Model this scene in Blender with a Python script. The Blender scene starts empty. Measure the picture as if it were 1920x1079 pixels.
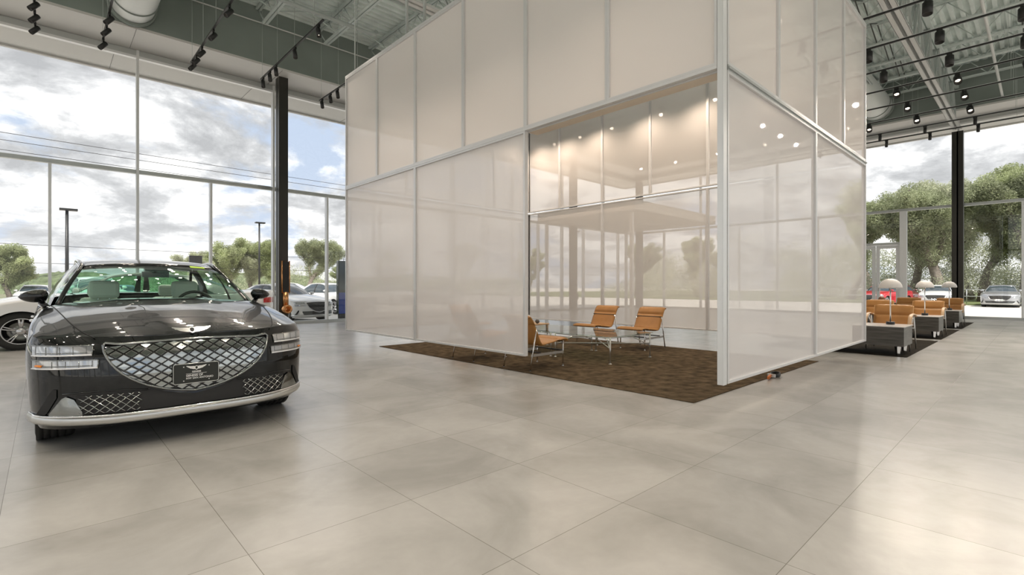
import bpy, bmesh, math, random
import numpy as np
from mathutils import Vector, Matrix
random.seed(7)
PI = math.pi
SC = bpy.context.scene
COL = SC.collection

# ------------------------------------------------------------------ camera, sky, exposure
camd = bpy.data.cameras.new('camera')
camd.lens = 17.53; camd.sensor_width = 36.0; camd.shift_y = -0.0013
camd.clip_end = 600
cam = bpy.data.objects.new('camera', camd)
cam.location = (0, 0, 1.2)
cam.rotation_euler = (PI/2, 0, math.radians(46.84 - 90))
COL.objects.link(cam)
SC.camera = cam
SC.view_settings.view_transform = 'Standard'
SC.view_settings.look = 'None'
SC.view_settings.gamma = 1
SC.view_settings.use_curve_mapping = False
SC.view_settings.exposure = 0.50
try:
    SC.cycles.use_denoising = True
    SC.cycles.max_bounces = 10
    SC.cycles.transparent_max_bounces = 24
    SC.cycles.diffuse_bounces = 5
    SC.cycles.glossy_bounces = 5
    SC.cycles.caustics_reflective = False
    SC.cycles.caustics_refractive = False
    SC.cycles.sample_clamp_indirect = 6
except Exception:
    pass

def build_world():
    w = bpy.data.worlds.new('cloudy_sky'); SC.world = w; w.use_nodes = True
    nt = w.node_tree; N = nt.nodes; L = nt.links; N.clear()
    out = N.new('ShaderNodeOutputWorld'); bg = N.new('ShaderNodeBackground')
    tc = N.new('ShaderNodeTexCoord'); sep = N.new('ShaderNodeSeparateXYZ')
    L.new(tc.outputs['Generated'], sep.inputs[0])
    def M(op, a, b=None, clamp=False):
        m = N.new('ShaderNodeMath'); m.operation = op; m.use_clamp = clamp
        for i, v in enumerate((a, b)):
            if v is None: continue
            if isinstance(v, (int, float)): m.inputs[i].default_value = v
            else: L.new(v, m.inputs[i])
        return m.outputs[0]
    zz = M('MAXIMUM', sep.outputs[2], 0.0)
    den = M('ADD', zz, 0.30)
    cx = M('DIVIDE', sep.outputs[0], den); cy = M('DIVIDE', sep.outputs[1], den)
    cmb = N.new('ShaderNodeCombineXYZ'); L.new(cx, cmb.inputs[0]); L.new(cy, cmb.inputs[1])
    def noise(scale, det, rough, dist, off):
        mp = N.new('ShaderNodeMapping'); mp.inputs['Location'].default_value = off
        L.new(cmb.outputs[0], mp.inputs[0])
        n = N.new('ShaderNodeTexNoise'); n.inputs['Scale'].default_value = scale
        n.inputs['Detail'].default_value = det; n.inputs['Roughness'].default_value = rough
        n.inputs['Distortion'].default_value = dist
        L.new(mp.outputs[0], n.inputs['Vector']); return n.outputs['Fac']
    cover = noise(1.7, 10, 0.60, 0.15, (3.1, 1.7, 0))
    shade = noise(3.1, 10, 0.62, 0.2, (9.3, 4.2, 2))
    def ramp(fac, stops):
        r = N.new('ShaderNodeValToRGB'); L.new(fac, r.inputs[0])
        e = r.color_ramp.elements
        e[0].position, e[0].color = stops[0][0], (*stops[0][1], 1)
        e[1].position, e[1].color = stops[1][0], (*stops[1][1], 1)
        for p, c in stops[2:]:
            x = e.new(p); x.color = (*c, 1)
        return r.outputs[0]
    cloud = ramp(shade, [(0.39, (0.34, 0.345, 0.36)), (0.46, (0.47, 0.475, 0.49)), (0.51, (0.66, 0.66, 0.67)), (0.56, (0.98, 0.97, 0.95))])
    mask = ramp(cover, [(0.39, (0, 0, 0)), (0.47, (1, 1, 1))])
    mix = N.new('ShaderNodeMixRGB'); L.new(mask, mix.inputs[0])
    mix.inputs[1].default_value = (0.38, 0.46, 0.60, 1); L.new(cloud, mix.inputs[2])
    # paler toward the horizon
    hz = M('MULTIPLY', zz, -5.0); hz = M('POWER', 2.718, hz); hz = M('MULTIPLY', hz, 0.40)
    mix2 = N.new('ShaderNodeMixRGB'); L.new(hz, mix2.inputs[0]); L.new(mix.outputs[0], mix2.inputs[1])
    mix2.inputs[2].default_value = (0.66, 0.66, 0.66, 1)
    # ground half of the sphere
    gm = M('GREATER_THAN', sep.outputs[2], -0.01)
    mix3 = N.new('ShaderNodeMixRGB'); L.new(gm, mix3.inputs[0]); mix3.inputs[1].default_value = (0.35, 0.34, 0.32, 1)
    L.new(mix2.outputs[0], mix3.inputs[2])
    L.new(mix3.outputs[0], bg.inputs[0]); bg.inputs[1].default_value = SKY
    L.new(bg.outputs[0], out.inputs[0])
SKY = 1.12
build_world()
sund = bpy.data.lights.new('sun', 'SUN'); sund.energy = 4.5; sund.angle = math.radians(12); sund.color = (1, 0.95, 0.88)
sun = bpy.data.objects.new('sun', sund); sun.rotation_euler = (math.radians(32), math.radians(-20), 0); sun.location = (0, 0, 40)
COL.objects.link(sun)
SPOT_W = 85.0            # watts of one ceiling track head
WARM = (1.0, 0.87, 0.74)

# ------------------------------------------------------------------ materials
MATS = {}
def mat(name, color, rough=0.5, metal=0.0, spec=0.5, coat=0.0, emit=None, estr=0.0, noise=None, bump=None, alpha=None, trans=0.0, sheen=0.0):
    if name in MATS: return MATS[name]
    m = bpy.data.materials.new(name); m.use_nodes = True
    nt = m.node_tree; b = nt.nodes['Principled BSDF']
    b.inputs['Base Color'].default_value = (*color, 1)
    b.inputs['Roughness'].default_value = rough
    b.inputs['Metallic'].default_value = metal
    b.inputs['Specular IOR Level'].default_value = spec
    b.inputs['Coat Weight'].default_value = coat
    b.inputs['Coat Roughness'].default_value = 0.03
    b.inputs['Transmission Weight'].default_value = trans
    if emit:
        b.inputs['Emission Color'].default_value = (*emit, 1); b.inputs['Emission Strength'].default_value = estr
    if noise or bump:
        tc = nt.nodes.new('ShaderNodeTexCoord')
    if noise:   # (scale, detail, darker factor, (stretch))
        sc, det, amt = noise[:3]
        n = nt.nodes.new('ShaderNodeTexNoise'); n.inputs['Scale'].default_value = sc; n.inputs['Detail'].default_value = det
        if len(noise) > 3:
            mp = nt.nodes.new('ShaderNodeMapping'); mp.inputs['Scale'].default_value = noise[3]
            nt.links.new(tc.outputs['Object'], mp.inputs[0]); nt.links.new(mp.outputs[0], n.inputs['Vector'])
        else: nt.links.new(tc.outputs['Object'], n.inputs['Vector'])
        r = nt.nodes.new('ShaderNodeValToRGB'); nt.links.new(n.outputs['Fac'], r.inputs[0])
        r.color_ramp.elements[0].position = 0.3; r.color_ramp.elements[1].position = 0.7
        r.color_ramp.elements[0].color = (*[c * (1 - amt) for c in color], 1)
        r.color_ramp.elements[1].color = (*[min(1, c * (1 + amt)) for c in color], 1)
        nt.links.new(r.outputs[0], b.inputs['Base Color'])
    if bump:
        n2 = nt.nodes.new('ShaderNodeTexNoise'); n2.inputs['Scale'].default_value = bump[0]; n2.inputs['Detail'].default_value = 4
        nt.links.new(tc.outputs['Object'], n2.inputs['Vector'])
        bp = nt.nodes.new('ShaderNodeBump'); bp.inputs['Strength'].default_value = bump[1]; bp.inputs['Distance'].default_value = bump[2]
        nt.links.new(n2.outputs['Fac'], bp.inputs['Height']); nt.links.new(bp.outputs[0], b.inputs['Normal'])
    MATS[name] = m; return m

def schlick(nt, f0):
    lw = nt.nodes.new('ShaderNodeLayerWeight'); lw.inputs[0].default_value = 0.5
    pw = nt.nodes.new('ShaderNodeMath'); pw.operation = 'POWER'; pw.inputs[1].default_value = 5; nt.links.new(lw.outputs['Facing'], pw.inputs[0])
    ma = nt.nodes.new('ShaderNodeMath'); ma.operation = 'MULTIPLY_ADD'; ma.inputs[1].default_value = 1 - f0; ma.inputs[2].default_value = f0; nt.links.new(pw.outputs[0], ma.inputs[0])
    return ma.outputs[0]
def glass_mat(name, tint, refl=0.06, rough=0.0):
    if name in MATS: return MATS[name]
    m = bpy.data.materials.new(name); m.use_nodes = True; nt = m.node_tree; nt.nodes.clear()
    o = nt.nodes.new('ShaderNodeOutputMaterial'); mx = nt.nodes.new('ShaderNodeMixShader')
    t = nt.nodes.new('ShaderNodeBsdfTransparent'); t.inputs[0].default_value = (*tint, 1)
    g = nt.nodes.new('ShaderNodeBsdfGlossy'); g.inputs['Roughness'].default_value = rough
    nt.links.new(schlick(nt, refl), mx.inputs[0])
    nt.links.new(t.outputs[0], mx.inputs[1]); nt.links.new(g.outputs[0], mx.inputs[2]); nt.links.new(mx.outputs[0], o.inputs[0])
    MATS[name] = m; return m

def scrim_mat(name, tr, color, back=0.35):
    m = bpy.data.materials.new(name); m.use_nodes = True; nt = m.node_tree; nt.nodes.clear(); N = nt.nodes; L = nt.links
    o = N.new('ShaderNodeOutputMaterial')
    d = N.new('ShaderNodeBsdfDiffuse'); d.inputs[0].default_value = (*color, 1)
    tl = N.new('ShaderNodeBsdfTranslucent'); tl.inputs[0].default_value = (*color, 1)
    m1 = N.new('ShaderNodeMixShader'); m1.inputs[0].default_value = back
    L.new(d.outputs[0], m1.inputs[1]); L.new(tl.outputs[0], m1.inputs[2])
    t = N.new('ShaderNodeBsdfTransparent'); t.inputs[0].default_value = (0.97, 0.96, 0.95, 1)
    m2 = N.new('ShaderNodeMixShader'); m2.inputs[0].default_value = tr
    L.new(m1.outputs[0], m2.inputs[1]); L.new(t.outputs[0], m2.inputs[2])
    g = N.new('ShaderNodeBsdfGlossy'); g.inputs['Roughness'].default_value = 0.015
    m3 = N.new('ShaderNodeMixShader'); L.new(schlick(nt, 0.03), m3.inputs[0])
    L.new(m2.outputs[0], m3.inputs[1]); L.new(g.outputs[0], m3.inputs[2]); L.new(m3.outputs[0], o.inputs[0])
    MATS[name] = m; return m

def tile_mat():
    m = bpy.data.materials.new('concrete_look_tile'); m.use_nodes = True; nt = m.node_tree; N = nt.nodes; L = nt.links
    b = N['Principled BSDF']; tc = N.new('ShaderNodeTexCoord')
    mp = N.new('ShaderNodeMapping'); mp.inputs['Location'].default_value = (-0.665 + 0.835*20, -0.76 + 0.835*20, 0)
    L.new(tc.outputs['Object'], mp.inputs[0])
    br = N.new('ShaderNodeTexBrick'); br.offset = 0; br.squash = 1
    br.inputs['Scale'].default_value = 1; br.inputs['Brick Width'].default_value = 0.835; br.inputs['Row Height'].default_value = 0.835
    br.inputs['Mortar Size'].default_value = 0.0016; br.inputs['Mortar Smooth'].default_value = 0.1
    br.inputs['Color1'].default_value = (0.92, 0.92, 0.92, 1); br.inputs['Color2'].default_value = (1.06, 1.06, 1.06, 1)
    br.inputs['Mortar'].default_value = (0.42, 0.40, 0.37, 1)
    L.new(mp.outputs[0], br.inputs['Vector'])
    n = N.new('ShaderNodeTexNoise'); n.inputs['Scale'].default_value = 1.3; n.inputs['Detail'].default_value = 8; n.inputs['Roughness'].default_value = 0.55; n.inputs['Distortion'].default_value = 0.6
    L.new(tc.outputs['Object'], n.inputs['Vector'])
    r = N.new('ShaderNodeValToRGB'); L.new(n.outputs['Fac'], r.inputs[0])
    e = r.color_ramp.elements; e[0].position = 0.32; e[0].color = (0.285, 0.28, 0.262, 1); e[1].position = 0.62; e[1].color = (0.395, 0.388, 0.368, 1)
    n2 = N.new('ShaderNodeTexNoise'); n2.inputs['Scale'].default_value = 14; n2.inputs['Detail'].default_value = 6
    L.new(tc.outputs['Object'], n2.inputs['Vector'])
    r2 = N.new('ShaderNodeValToRGB'); L.new(n2.outputs['Fac'], r2.inputs[0]); r2.color_ramp.elements[0].color = (0.93, 0.93, 0.93, 1); r2.color_ramp.elements[1].color = (1.05, 1.05, 1.05, 1)
    x1 = N.new('ShaderNodeMixRGB'); x1.blend_type = 'MULTIPLY'; x1.inputs[0].default_value = 1; L.new(r.outputs[0], x1.inputs[1]); L.new(br.outputs['Color'], x1.inputs[2])
    x2 = N.new('ShaderNodeMixRGB'); x2.blend_type = 'MULTIPLY'; x2.inputs[0].default_value = 1; L.new(x1.outputs[0], x2.inputs[1]); L.new(r2.outputs[0], x2.inputs[2])
    L.new(x2.outputs[0], b.inputs['Base Color'])
    b.inputs['Roughness'].default_value = 0.27; b.inputs['Specular IOR Level'].default_value = 0.5
    bp = N.new('ShaderNodeBump'); bp.inputs['Strength'].default_value = 0.25; bp.inputs['Distance'].default_value = 0.002
    iv = N.new('ShaderNodeMath'); iv.operation = 'SUBTRACT'; iv.inputs[0].default_value = 1; L.new(br.outputs['Fac'], iv.inputs[1])
    L.new(iv.outputs[0], bp.inputs['Height']); L.new(bp.outputs[0], b.inputs['Normal'])
    return m

M_TILE = tile_mat()
M_ALU = mat('anodised_aluminium', (0.50, 0.52, 0.51), 0.35, 0.6)
M_ALUL = mat('pale_aluminium', (0.74, 0.75, 0.75), 0.35, 0.3)
M_FRAME = mat('panel_frame_white', (0.72, 0.72, 0.72), 0.3, 0.25)
M_WHITE = mat('white_paint', (0.74, 0.73, 0.71), 0.5)
M_SOFF = mat('soffit_panel', (0.60, 0.59, 0.57), 0.45)
M_FASC = mat('dark_slate_fascia', (0.215, 0.25, 0.23), 0.6, noise=(0.6, 4, 0.12))
M_DECK = mat('galvanised_deck', (0.80, 0.87, 0.84), 0.5, 0.0, noise=(2, 4, 0.1))
M_JOIST = mat('grey_painted_steel', (0.56, 0.62, 0.60), 0.45, 0.0)
M_JDARK = mat('dark_web_steel', (0.09, 0.095, 0.09), 0.5, 0.1)
M_GIRD = mat('pale_girder_steel', (0.66, 0.67, 0.66), 0.45, 0.1)
M_BLK = mat('matt_black_metal', (0.018, 0.018, 0.018), 0.4, 0.2)
M_COLM = mat('dark_bronze_column', (0.035, 0.033, 0.028), 0.35, 0.3)
M_CHROME = mat('chrome', (0.80, 0.80, 0.80), 0.12, 1.0)
M_SATIN = mat('satin_silver', (0.62, 0.62, 0.60), 0.28, 0.9)
M_GLASS = glass_mat('clear_window_glass', (0.97, 0.98, 0.975), 0.05)
M_TGL = glass_mat('table_glass', (0.86, 0.92, 0.89), 0.09)
M_SCR = scrim_mat('translucent_white_sheet', 0.19, (0.90, 0.88, 0.88), 0.35)
M_SCRU = scrim_mat('translucent_white_upper_sheet', 0.07, (0.93, 0.895, 0.875), 0.42)
M_SCRB = scrim_mat('translucent_sheer_sheet', 0.29, (0.90, 0.86, 0.83), 0.32)
M_CREAM = mat('cream_liner', (0.80, 0.70, 0.58), 0.5)
M_TAN = mat('tan_leather', (0.43, 0.205, 0.055), 0.42, noise=(6, 4, 0.08), bump=(180, 0.15, 0.002))
M_TAND = mat('tan_leather_seam', (0.66, 0.40, 0.17), 0.45)
M_RUG = mat('brown_rug_pile', (0.105, 0.076, 0.045), 0.95, spec=0.1, noise=(7, 8, 0.55), bump=(220, 0.8, 0.01))
M_BLKW = mat('dark_stained_wood', (0.075, 0.070, 0.062), 0.35, noise=(2.2, 7, 0.55, (1, 1, 9)))
M_TOP = mat('pale_stone_top', (0.62, 0.60, 0.58), 0.25)
M_OAK = mat('bent_oak', (0.62, 0.42, 0.25), 0.4, noise=(5, 5, 0.1))
M_LAMP = mat('enamel_white_shade', (0.70, 0.67, 0.64), 0.35)
M_COPPER = mat('brushed_copper', (0.75, 0.38, 0.17), 0.25, 1.0)
M_SPOT = mat('lamp_lens_glow', (1, 0.9, 0.8), 0.4, emit=(1, 0.82, 0.62), estr=14)
M_DUCT = mat('spiral_duct_steel', (0.66, 0.68, 0.67), 0.45, 0.25)
M_PIPE = mat('painted_pipe', (0.42, 0.46, 0.45), 0.45, 0.2)
M_RED = mat('red_plastic', (0.6, 0.03, 0.02), 0.4)

# ------------------------------------------------------------------ mesh builder
class MB:
    def __init__(s): s.v = []; s.f = []; s.m = []; s.sm = []
    def add(s, vs, fs, mi=0, smooth=False):
        o = len(s.v); s.v.extend([tuple(map(float, p)) for p in vs])
        for f in fs: s.f.append(tuple(i + o for i in f)); s.m.append(mi); s.sm.append(smooth)
    def box(s, a, b, mi=0):
        x0, x1 = sorted((a[0], b[0])); y0, y1 = sorted((a[1], b[1])); z0, z1 = sorted((a[2], b[2]))
        s.add([(x0,y0,z0),(x1,y0,z0),(x1,y1,z0),(x0,y1,z0),(x0,y0,z1),(x1,y0,z1),(x1,y1,z1),(x0,y1,z1)],
              [(3,2,1,0),(4,5,6,7),(0,1,5,4),(1,2,6,5),(2,3,7,6),(3,0,4,7)], mi)
    def tube(s, p0, p1, r0, r1=None, n=10, mi=0, caps=True, smooth=True):
        s.path([p0, p1], r0 if r1 is None else [r0, r1], n, mi, caps, smooth)
    def path(s, pts, r, n=8, mi=0, caps=True, smooth=True, closed=False, flat=None):
        P = [Vector(p) for p in pts]; k = len(P)
        R = r if isinstance(r, (list, tuple)) else [r] * k
        up = None; rings = []
        for i in range(k):
            a = P[i-1] if (i > 0 or closed) else P[i]; b = P[(i+1) % k] if (i < k-1 or closed) else P[i]
            d = (b - a)
            if d.length < 1e-9: d = Vector((0,0,1))
            d.normalize()
            if up is None: up = Vector((0,0,1)) if abs(d.z) < 0.9 else Vector((1,0,0))
            sx = d.cross(up)
            if sx.length < 1e-6: sx = d.cross(Vector((0,1,0)))
            sx.normalize(); u2 = sx.cross(d).normalized(); up = u2
            fl = flat if flat else (1, 1)
            rings.append([P[i] + sx * (math.cos(2*PI*(j+.5)/n) * R[i] * fl[0]) + u2 * (math.sin(2*PI*(j+.5)/n) * R[i] * fl[1]) for j in range(n)])
        vs = [p for rg in rings for p in rg]; fs = []
        for i in range(k if closed else k-1):
            i2 = (i+1) % k
            for j in range(n): fs.append((i*n+j, i*n+(j+1) % n, i2*n+(j+1) % n, i2*n+j))
        if caps and not closed:
            fs.append(tuple(range(n-1, -1, -1))); fs.append(tuple((k-1)*n+j for j in range(n)))
        s.add(vs, [f[::-1] for f in fs], mi, smooth)
    def lathe(s, prof, c=(0,0,0), axis='z', n=24, mi=0, smooth=True):
        vs = []; k = len(prof)
        for r, h in prof:
            for j in range(n):
                a = 2*PI*j/n; p = (r*math.cos(a), r*math.sin(a), h)
                if axis == 'x': p = (h, p[0], p[1])
                elif axis == 'y': p = (p[1], h, p[0])
                vs.append((p[0]+c[0], p[1]+c[1], p[2]+c[2]))
        fs = [(i*n+j, i*n+(j+1)%n, (i+1)*n+(j+1)%n, (i+1)*n+j) for i in range(k-1) for j in range(n)]
        s.add(vs, fs, mi, smooth)
    def grid(s, P, mi=0, smooth=True, flip=False):
        a = len(P); b = len(P[0]); fs = []
        for i in range(a-1):
            for j in range(b-1):
                f = (i*b+j, i*b+j+1, (i+1)*b+j+1, (i+1)*b+j)
                fs.append(f[::-1] if flip else f)
        s.add([p for r in P for p in r], fs, mi, smooth)
    def prism(s, poly, f, t0, t1, mi=0):   # poly 2D, f(u,v,t)->3D
        n = len(poly)
        s.add([f(u, v, t0) for u, v in poly] + [f(u, v, t1) for u, v in poly],
              [tuple(range(n))[::-1], tuple(range(n, 2*n))] + [(i, (i+1)%n, n+(i+1)%n, n+i) for i in range(n)], mi)
    def xform(s, M):
        s.v = [tuple(M @ Vector(p)) for p in s.v]; return s
    def build(s, name, mats, parent=None, bevel=0, recalc=False, weld=False, solid=0, sub=0, loc=None, rot=None):
        me = bpy.data.meshes.new(name); me.from_pydata(s.v, [], s.f)
        for m in (mats if isinstance(mats, (list, tuple)) else [mats]): me.materials.append(m)
        if any(s.m): me.polygons.foreach_set('material_index', s.m)
        me.polygons.foreach_set('use_smooth', s.sm)
        if recalc or weld:
            bm = bmesh.new(); bm.from_mesh(me)
            if weld: bmesh.ops.remove_doubles(bm, verts=bm.verts, dist=1e-4)
            bmesh.ops.recalc_face_normals(bm, faces=bm.faces); bm.to_mesh(me); bm.free()
        me.update()
        o = bpy.data.objects.new(name, me); COL.objects.link(o)
        if solid:
            md = o.modifiers.new('solid', 'SOLIDIFY'); md.thickness = solid; md.offset = -1
        if bevel:
            md = o.modifiers.new('bevel', 'BEVEL'); md.width = bevel; md.segments = 2; md.limit_method = 'ANGLE'
        if sub:
            md = o.modifiers.new('sub', 'SUBSURF'); md.levels = sub; md.render_levels = sub
        if parent is not None: o.parent = parent
        if loc: o.location = loc
        if rot: o.rotation_euler = rot
        return o

def tag(o, label, cat, group=None, kind=None):
    if label: o['label'] = label
    if cat: o['category'] = cat
    if group: o['group'] = group
    if kind: o['kind'] = kind
    return o
def thing(name, label, cat, loc=(0,0,0), rz=0, group=None):
    o = bpy.data.objects.new(name, None); COL.objects.link(o); o.location = loc; o.rotation_euler = (0, 0, rz)
    o.empty_display_size = 0.1
    return tag(o, label, cat, group)
def struct(o): o['kind'] = 'structure'; return o
def dup(root, loc, rz=None, label=None, group=None):
    def cp(o, par):
        c = o.copy(); COL.objects.link(c)
        if par is not None: c.parent = par
        for ch in list(o.children): cp(ch, c)
        return c
    r = cp(root, None); r.location = loc
    if rz is not None: r.rotation_euler = (0, 0, rz)
    if label: r['label'] = label
    if group: r['group'] = group
    return r
def lerp(a, b, t): return a + (b - a) * t
def interp(x, xs, ys): return float(np.interp(x, xs, ys))
def sstep(x): x = max(0, min(1, x)); return x*x*(3-2*x)
ORD = ['first', 'second', 'third', 'fourth', 'fifth', 'sixth', 'seventh', 'eighth', 'ninth', 'tenth', 'eleventh', 'twelfth', 'thirteenth', 'fourteenth', 'fifteenth', 'sixteenth']
# ------------------------------------------------------------------ setting
XW, YW = 24.9, 16.4        # glass walls seen in the photo
XB, YB = -9.0, -8.0        # the other two sides of the hall
ZC = 9.0
b = MB(); b.box((XB, YB, -0.2), (XW, YW, 0)); struct(b.build('floor', M_TILE))
M_CONC = mat('pale_outdoor_concrete', (0.58, 0.55, 0.50), 0.8, noise=(0.35, 6, 0.10))
b = MB(); b.add([(-160,-160,-.2),(260,-160,-.2),(260,260,-.2),(-160,260,-.2)], [(0,1,2,3)]); struct(b.build('ground', M_CONC))

# roof deck with ribs running along X
def deck():
    b = MB(); P = []; y = YB - 1.9
    while y < YW + 0.1:
        for dy, z in ((0, ZC), (0.09, ZC), (0.105, ZC + 0.085), (0.205, ZC + 0.085)):
            P.append((y + dy, z))
        y += 0.22
    vs = []; fs = []
    for yy, z in P: vs += [(XB - 1.9, yy, z), (XW + 1.9, yy, z)]
    for i in range(len(P)-1): fs.append((2*i, 2*i+2, 2*i+3, 2*i+1))
    b.add(vs, fs); b.box((XB-2, YB-2, ZC+0.12), (XW+2, YW+2, ZC+0.3))
    struct(b.build('ceiling', M_DECK))
deck()
# slate fascia band, inner soffit, frame head, outer soffit
ZS = 7.42; FY, FX = 15.0, 23.6
def ring(name, m, x0, y0, x1, y1, z0, z1, t):
    for nm, a, c in (('left', (x0, y1-t, z0), (x1, y1, z1)), ('right', (x1-t, y0, z0), (x1, y1-t, z1)),
                     ('front', (x0, y0, z0), (x1-t, y0+t, z1)), ('back', (x0, y0+t, z0), (x0+t, y1-t, z1))):
        b = MB(); b.box(a, c); struct(b.build(name % nm, m))
ring('wall_%s', M_FASC, XB + 1.3, YB + 1.3, FX + 0.12, FY + 0.12, ZS + .06, ZC, 0.12)
b = MB()
def ringflat(b, x0, y0, x1, y1, X0, Y0, X1, Y1, z0, z1):   # inner rect, outer rect
    b.box((X0, y1, z0), (X1, Y1, z1)); b.box((X0, Y0, z0), (X1, y0, z1))
    b.box((x1, y0, z0), (X1, y1, z1)); b.box((X0, y0, z0), (x0, y1, z1))
ringflat(b, XB+1.3, YB+1.3, FX, FY, XB, YB, XW, YW, ZS, ZS + 0.06)
struct(b.build('trim_1', M_SOFF))
b = MB(); ringflat(b, XB, YB, XW+0.15, YW+0.15, XB-1.9, YB-1.9, XW+1.9, YW+1.8, 7.38, 7.5); struct(b.build('trim_2', M_SOFF))
b = MB(); ringflat(b, XB-1.8, YB-1.8, XW+1.8, YW+1.7, XB-1.9, YB-1.9, XW+1.9, YW+1.8, 7.33, 8.1); struct(b.build('trim_3', M_SOFF))
# thin seams between soffit panels
b = MB()
for k in range(9):
    x = 1.62 + 3.38 * (k - 2)
    b.box((x, FY+.01, ZS-.004), (x+.008, YW-.1, ZS)); b.box((x+3.1, YW+.16, 7.375), (x+3.11, YW+1.7, 7.38))
for k in range(8):
    y = 2.4 + 3.34 * (k - 2)
    b.box((FX+.01, y, ZS-.004), (XW-.1, y+.008, ZS))
struct(b.build('trim_4', M_JDARK))

# curtain walls: bays with two lower lites and one tall upper lite
wn = [0]
def bay(P, a, c, splits, door=None):
    """P(s,d,z)->3D with s along the wall and d outward; bay from s=a to s=c, lower mullions at splits"""
    wn[0] += 1
    b = MB()
    def bx(s0, s1, d0, d1, z0, z1, mi=0):
        b.box(P(s0, d0, z0), P(s1, d1, z1), mi)
    bx(a, c, -.07, .07, 0, .09); bx(a, c, -.06, .06, 4.17, 4.27); bx(a, c, -.08, .08, 7.26, 7.41)
    bx(a, c, -.10, .02, 7.20, 7.26, 1)
    bx(a - .03, a + .03, -.11, .06, 0, 7.41, 1)
    for s in splits: bx(s-.03, s+.03, -.10, .06, .09, 4.17, 1)
    if door:
        d0, d1, dz = door; bx(d0, d1, -.07, .06, dz, dz + .10); 
    o = struct(b.build('window_%d' % wn[0], [M_ALU, M_ALUL]))
    g = MB(); lim = [a] + list(splits) + [c]
    for i in range(len(lim)-1):
        z0 = .09
        if door and lim[i] >= door[0] - .01 and lim[i+1] <= door[1] + .01: z0 = door[2] + .1
        s0, s1 = lim[i] + .03, lim[i+1] - .03
        g.add([P(s0, 0, z0), P(s1, 0, z0), P(s1, 0, 4.17), P(s0, 0, 4.17)], [(0,1,2,3)])
    g.add([P(a+.03, 0, 4.27), P(c-.03, 0, 4.27), P(c-.03, 0, 7.26), P(a+.03, 0, 7.26)], [(0,1,2,3)])
    g.build('glass', M_GLASS, o)
PL = lambda s, d, z: (s, YW + d, z)
PR = lambda s, d, z: (XW + d, s, z)
PF = lambda s, d, z: (s, YB - d, z)
PK = lambda s, d, z: (XB - d, s, z)
xs = [1.79 + 3.39*k for k in range(-3, 7)]; xs[-1] = 22.13
lst = [XB] + [x for x in xs if x > XB + 1] + [XW]
for i in range(len(lst)-1):
    a, c = lst[i], lst[i+1]; bay(PL, a, c, [(a+c)/2] if c - a > 2.4 else [])
ys = [YB, -4.5, -1.17, 2.17, 5.51, 8.85, 12.19, YW]
for i in range(len(ys)-1):
    a, c = ys[i], ys[i+1]
    if abs(a-2.17) < .01: bay(PR, a, c, [3.78], door=(3.78, 5.51, 2.86))
    else: bay(PR, a, c, [(a+c)/2] if c - a > 2.4 else [])
for i in range(10):
    a = XB + 3.39*i; bay(PF, a, a+3.39, [a+1.695])
for i in range(7):
    a = YB + 3.4857*i; bay(PK, a, a+3.4857, [a+1.743])
# wide jamb and glazed double door in the right wall
b = MB(); b.box((XW-.12, 3.70, .0), (XW+.08, 3.92, 4.17)); struct(b.build('trim_5', M_ALUL))
def door_leaf(i, y0, y1, hy):
    b = MB(); x0, x1 = XW-.03, XW+.03
    b.box((x0, y0, .02), (x1, y0+.12, 2.85)); b.box((x0, y1-.12, .02), (x1, y1, 2.85))
    b.box((x0, y0+.12, .02), (x1, y1-.12, .28)); b.box((x0, y0+.12, 2.72), (x1, y1-.12, 2.85))
    o = struct(b.build('door_%d' % i, M_ALUL))
    g = MB(); g.add([(XW, y0+.12, .28), (XW, y1-.12, .28), (XW, y1-.12, 2.72), (XW, y0+.12, 2.72)], [(0,1,2,3)]); g.build('glass', M_GLASS, o)
    h = MB(); h.tube((x0-.05, hy, 1.0), (x0-.05, hy, 1.35), .012); h.tube((x0-.05, hy, 1.03), (x0, hy, 1.03), .01); h.tube((x0-.05, hy, 1.32), (x0, hy, 1.32), .01)
    h.build('door_handle', M_SATIN, o)
door_leaf(1, 3.93, 4.70, 4.62); door_leaf(2, 4.72, 5.48, 4.80)

# columns
for i, (x, y, hx, hy) in enumerate(((5.19, 15.62, .13, .15), (18.72, 15.62, .13, .15), (24.62, 2.17, .15, .16), (24.5, 15.62, .15, .15), (24.62, 8.77, .15, .16), (-8.6, 2.17, .15, .15), (-8.6, 8.77, .15, .15))):
    b = MB(); top = 7.42 if y > 15 else 6.9
    b.box((x-hx, y-hy, 0), (x-hx+.03, y+hy, top)); b.box((x+hx-.03, y-hy, 0), (x+hx, y+hy, top)); b.box((x-hx, y-.02, 0), (x+hx, y+.02, top))
    b.box((x-hx+.03, y-hy, 0), (x+hx-.03, y-hy+.02, top)); b.box((x-hx-.04, y-hy-.04, 0), (x+hx+.04, y+hy+.04, .02))
    o = struct(b.build('column', M_COLM))

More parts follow.
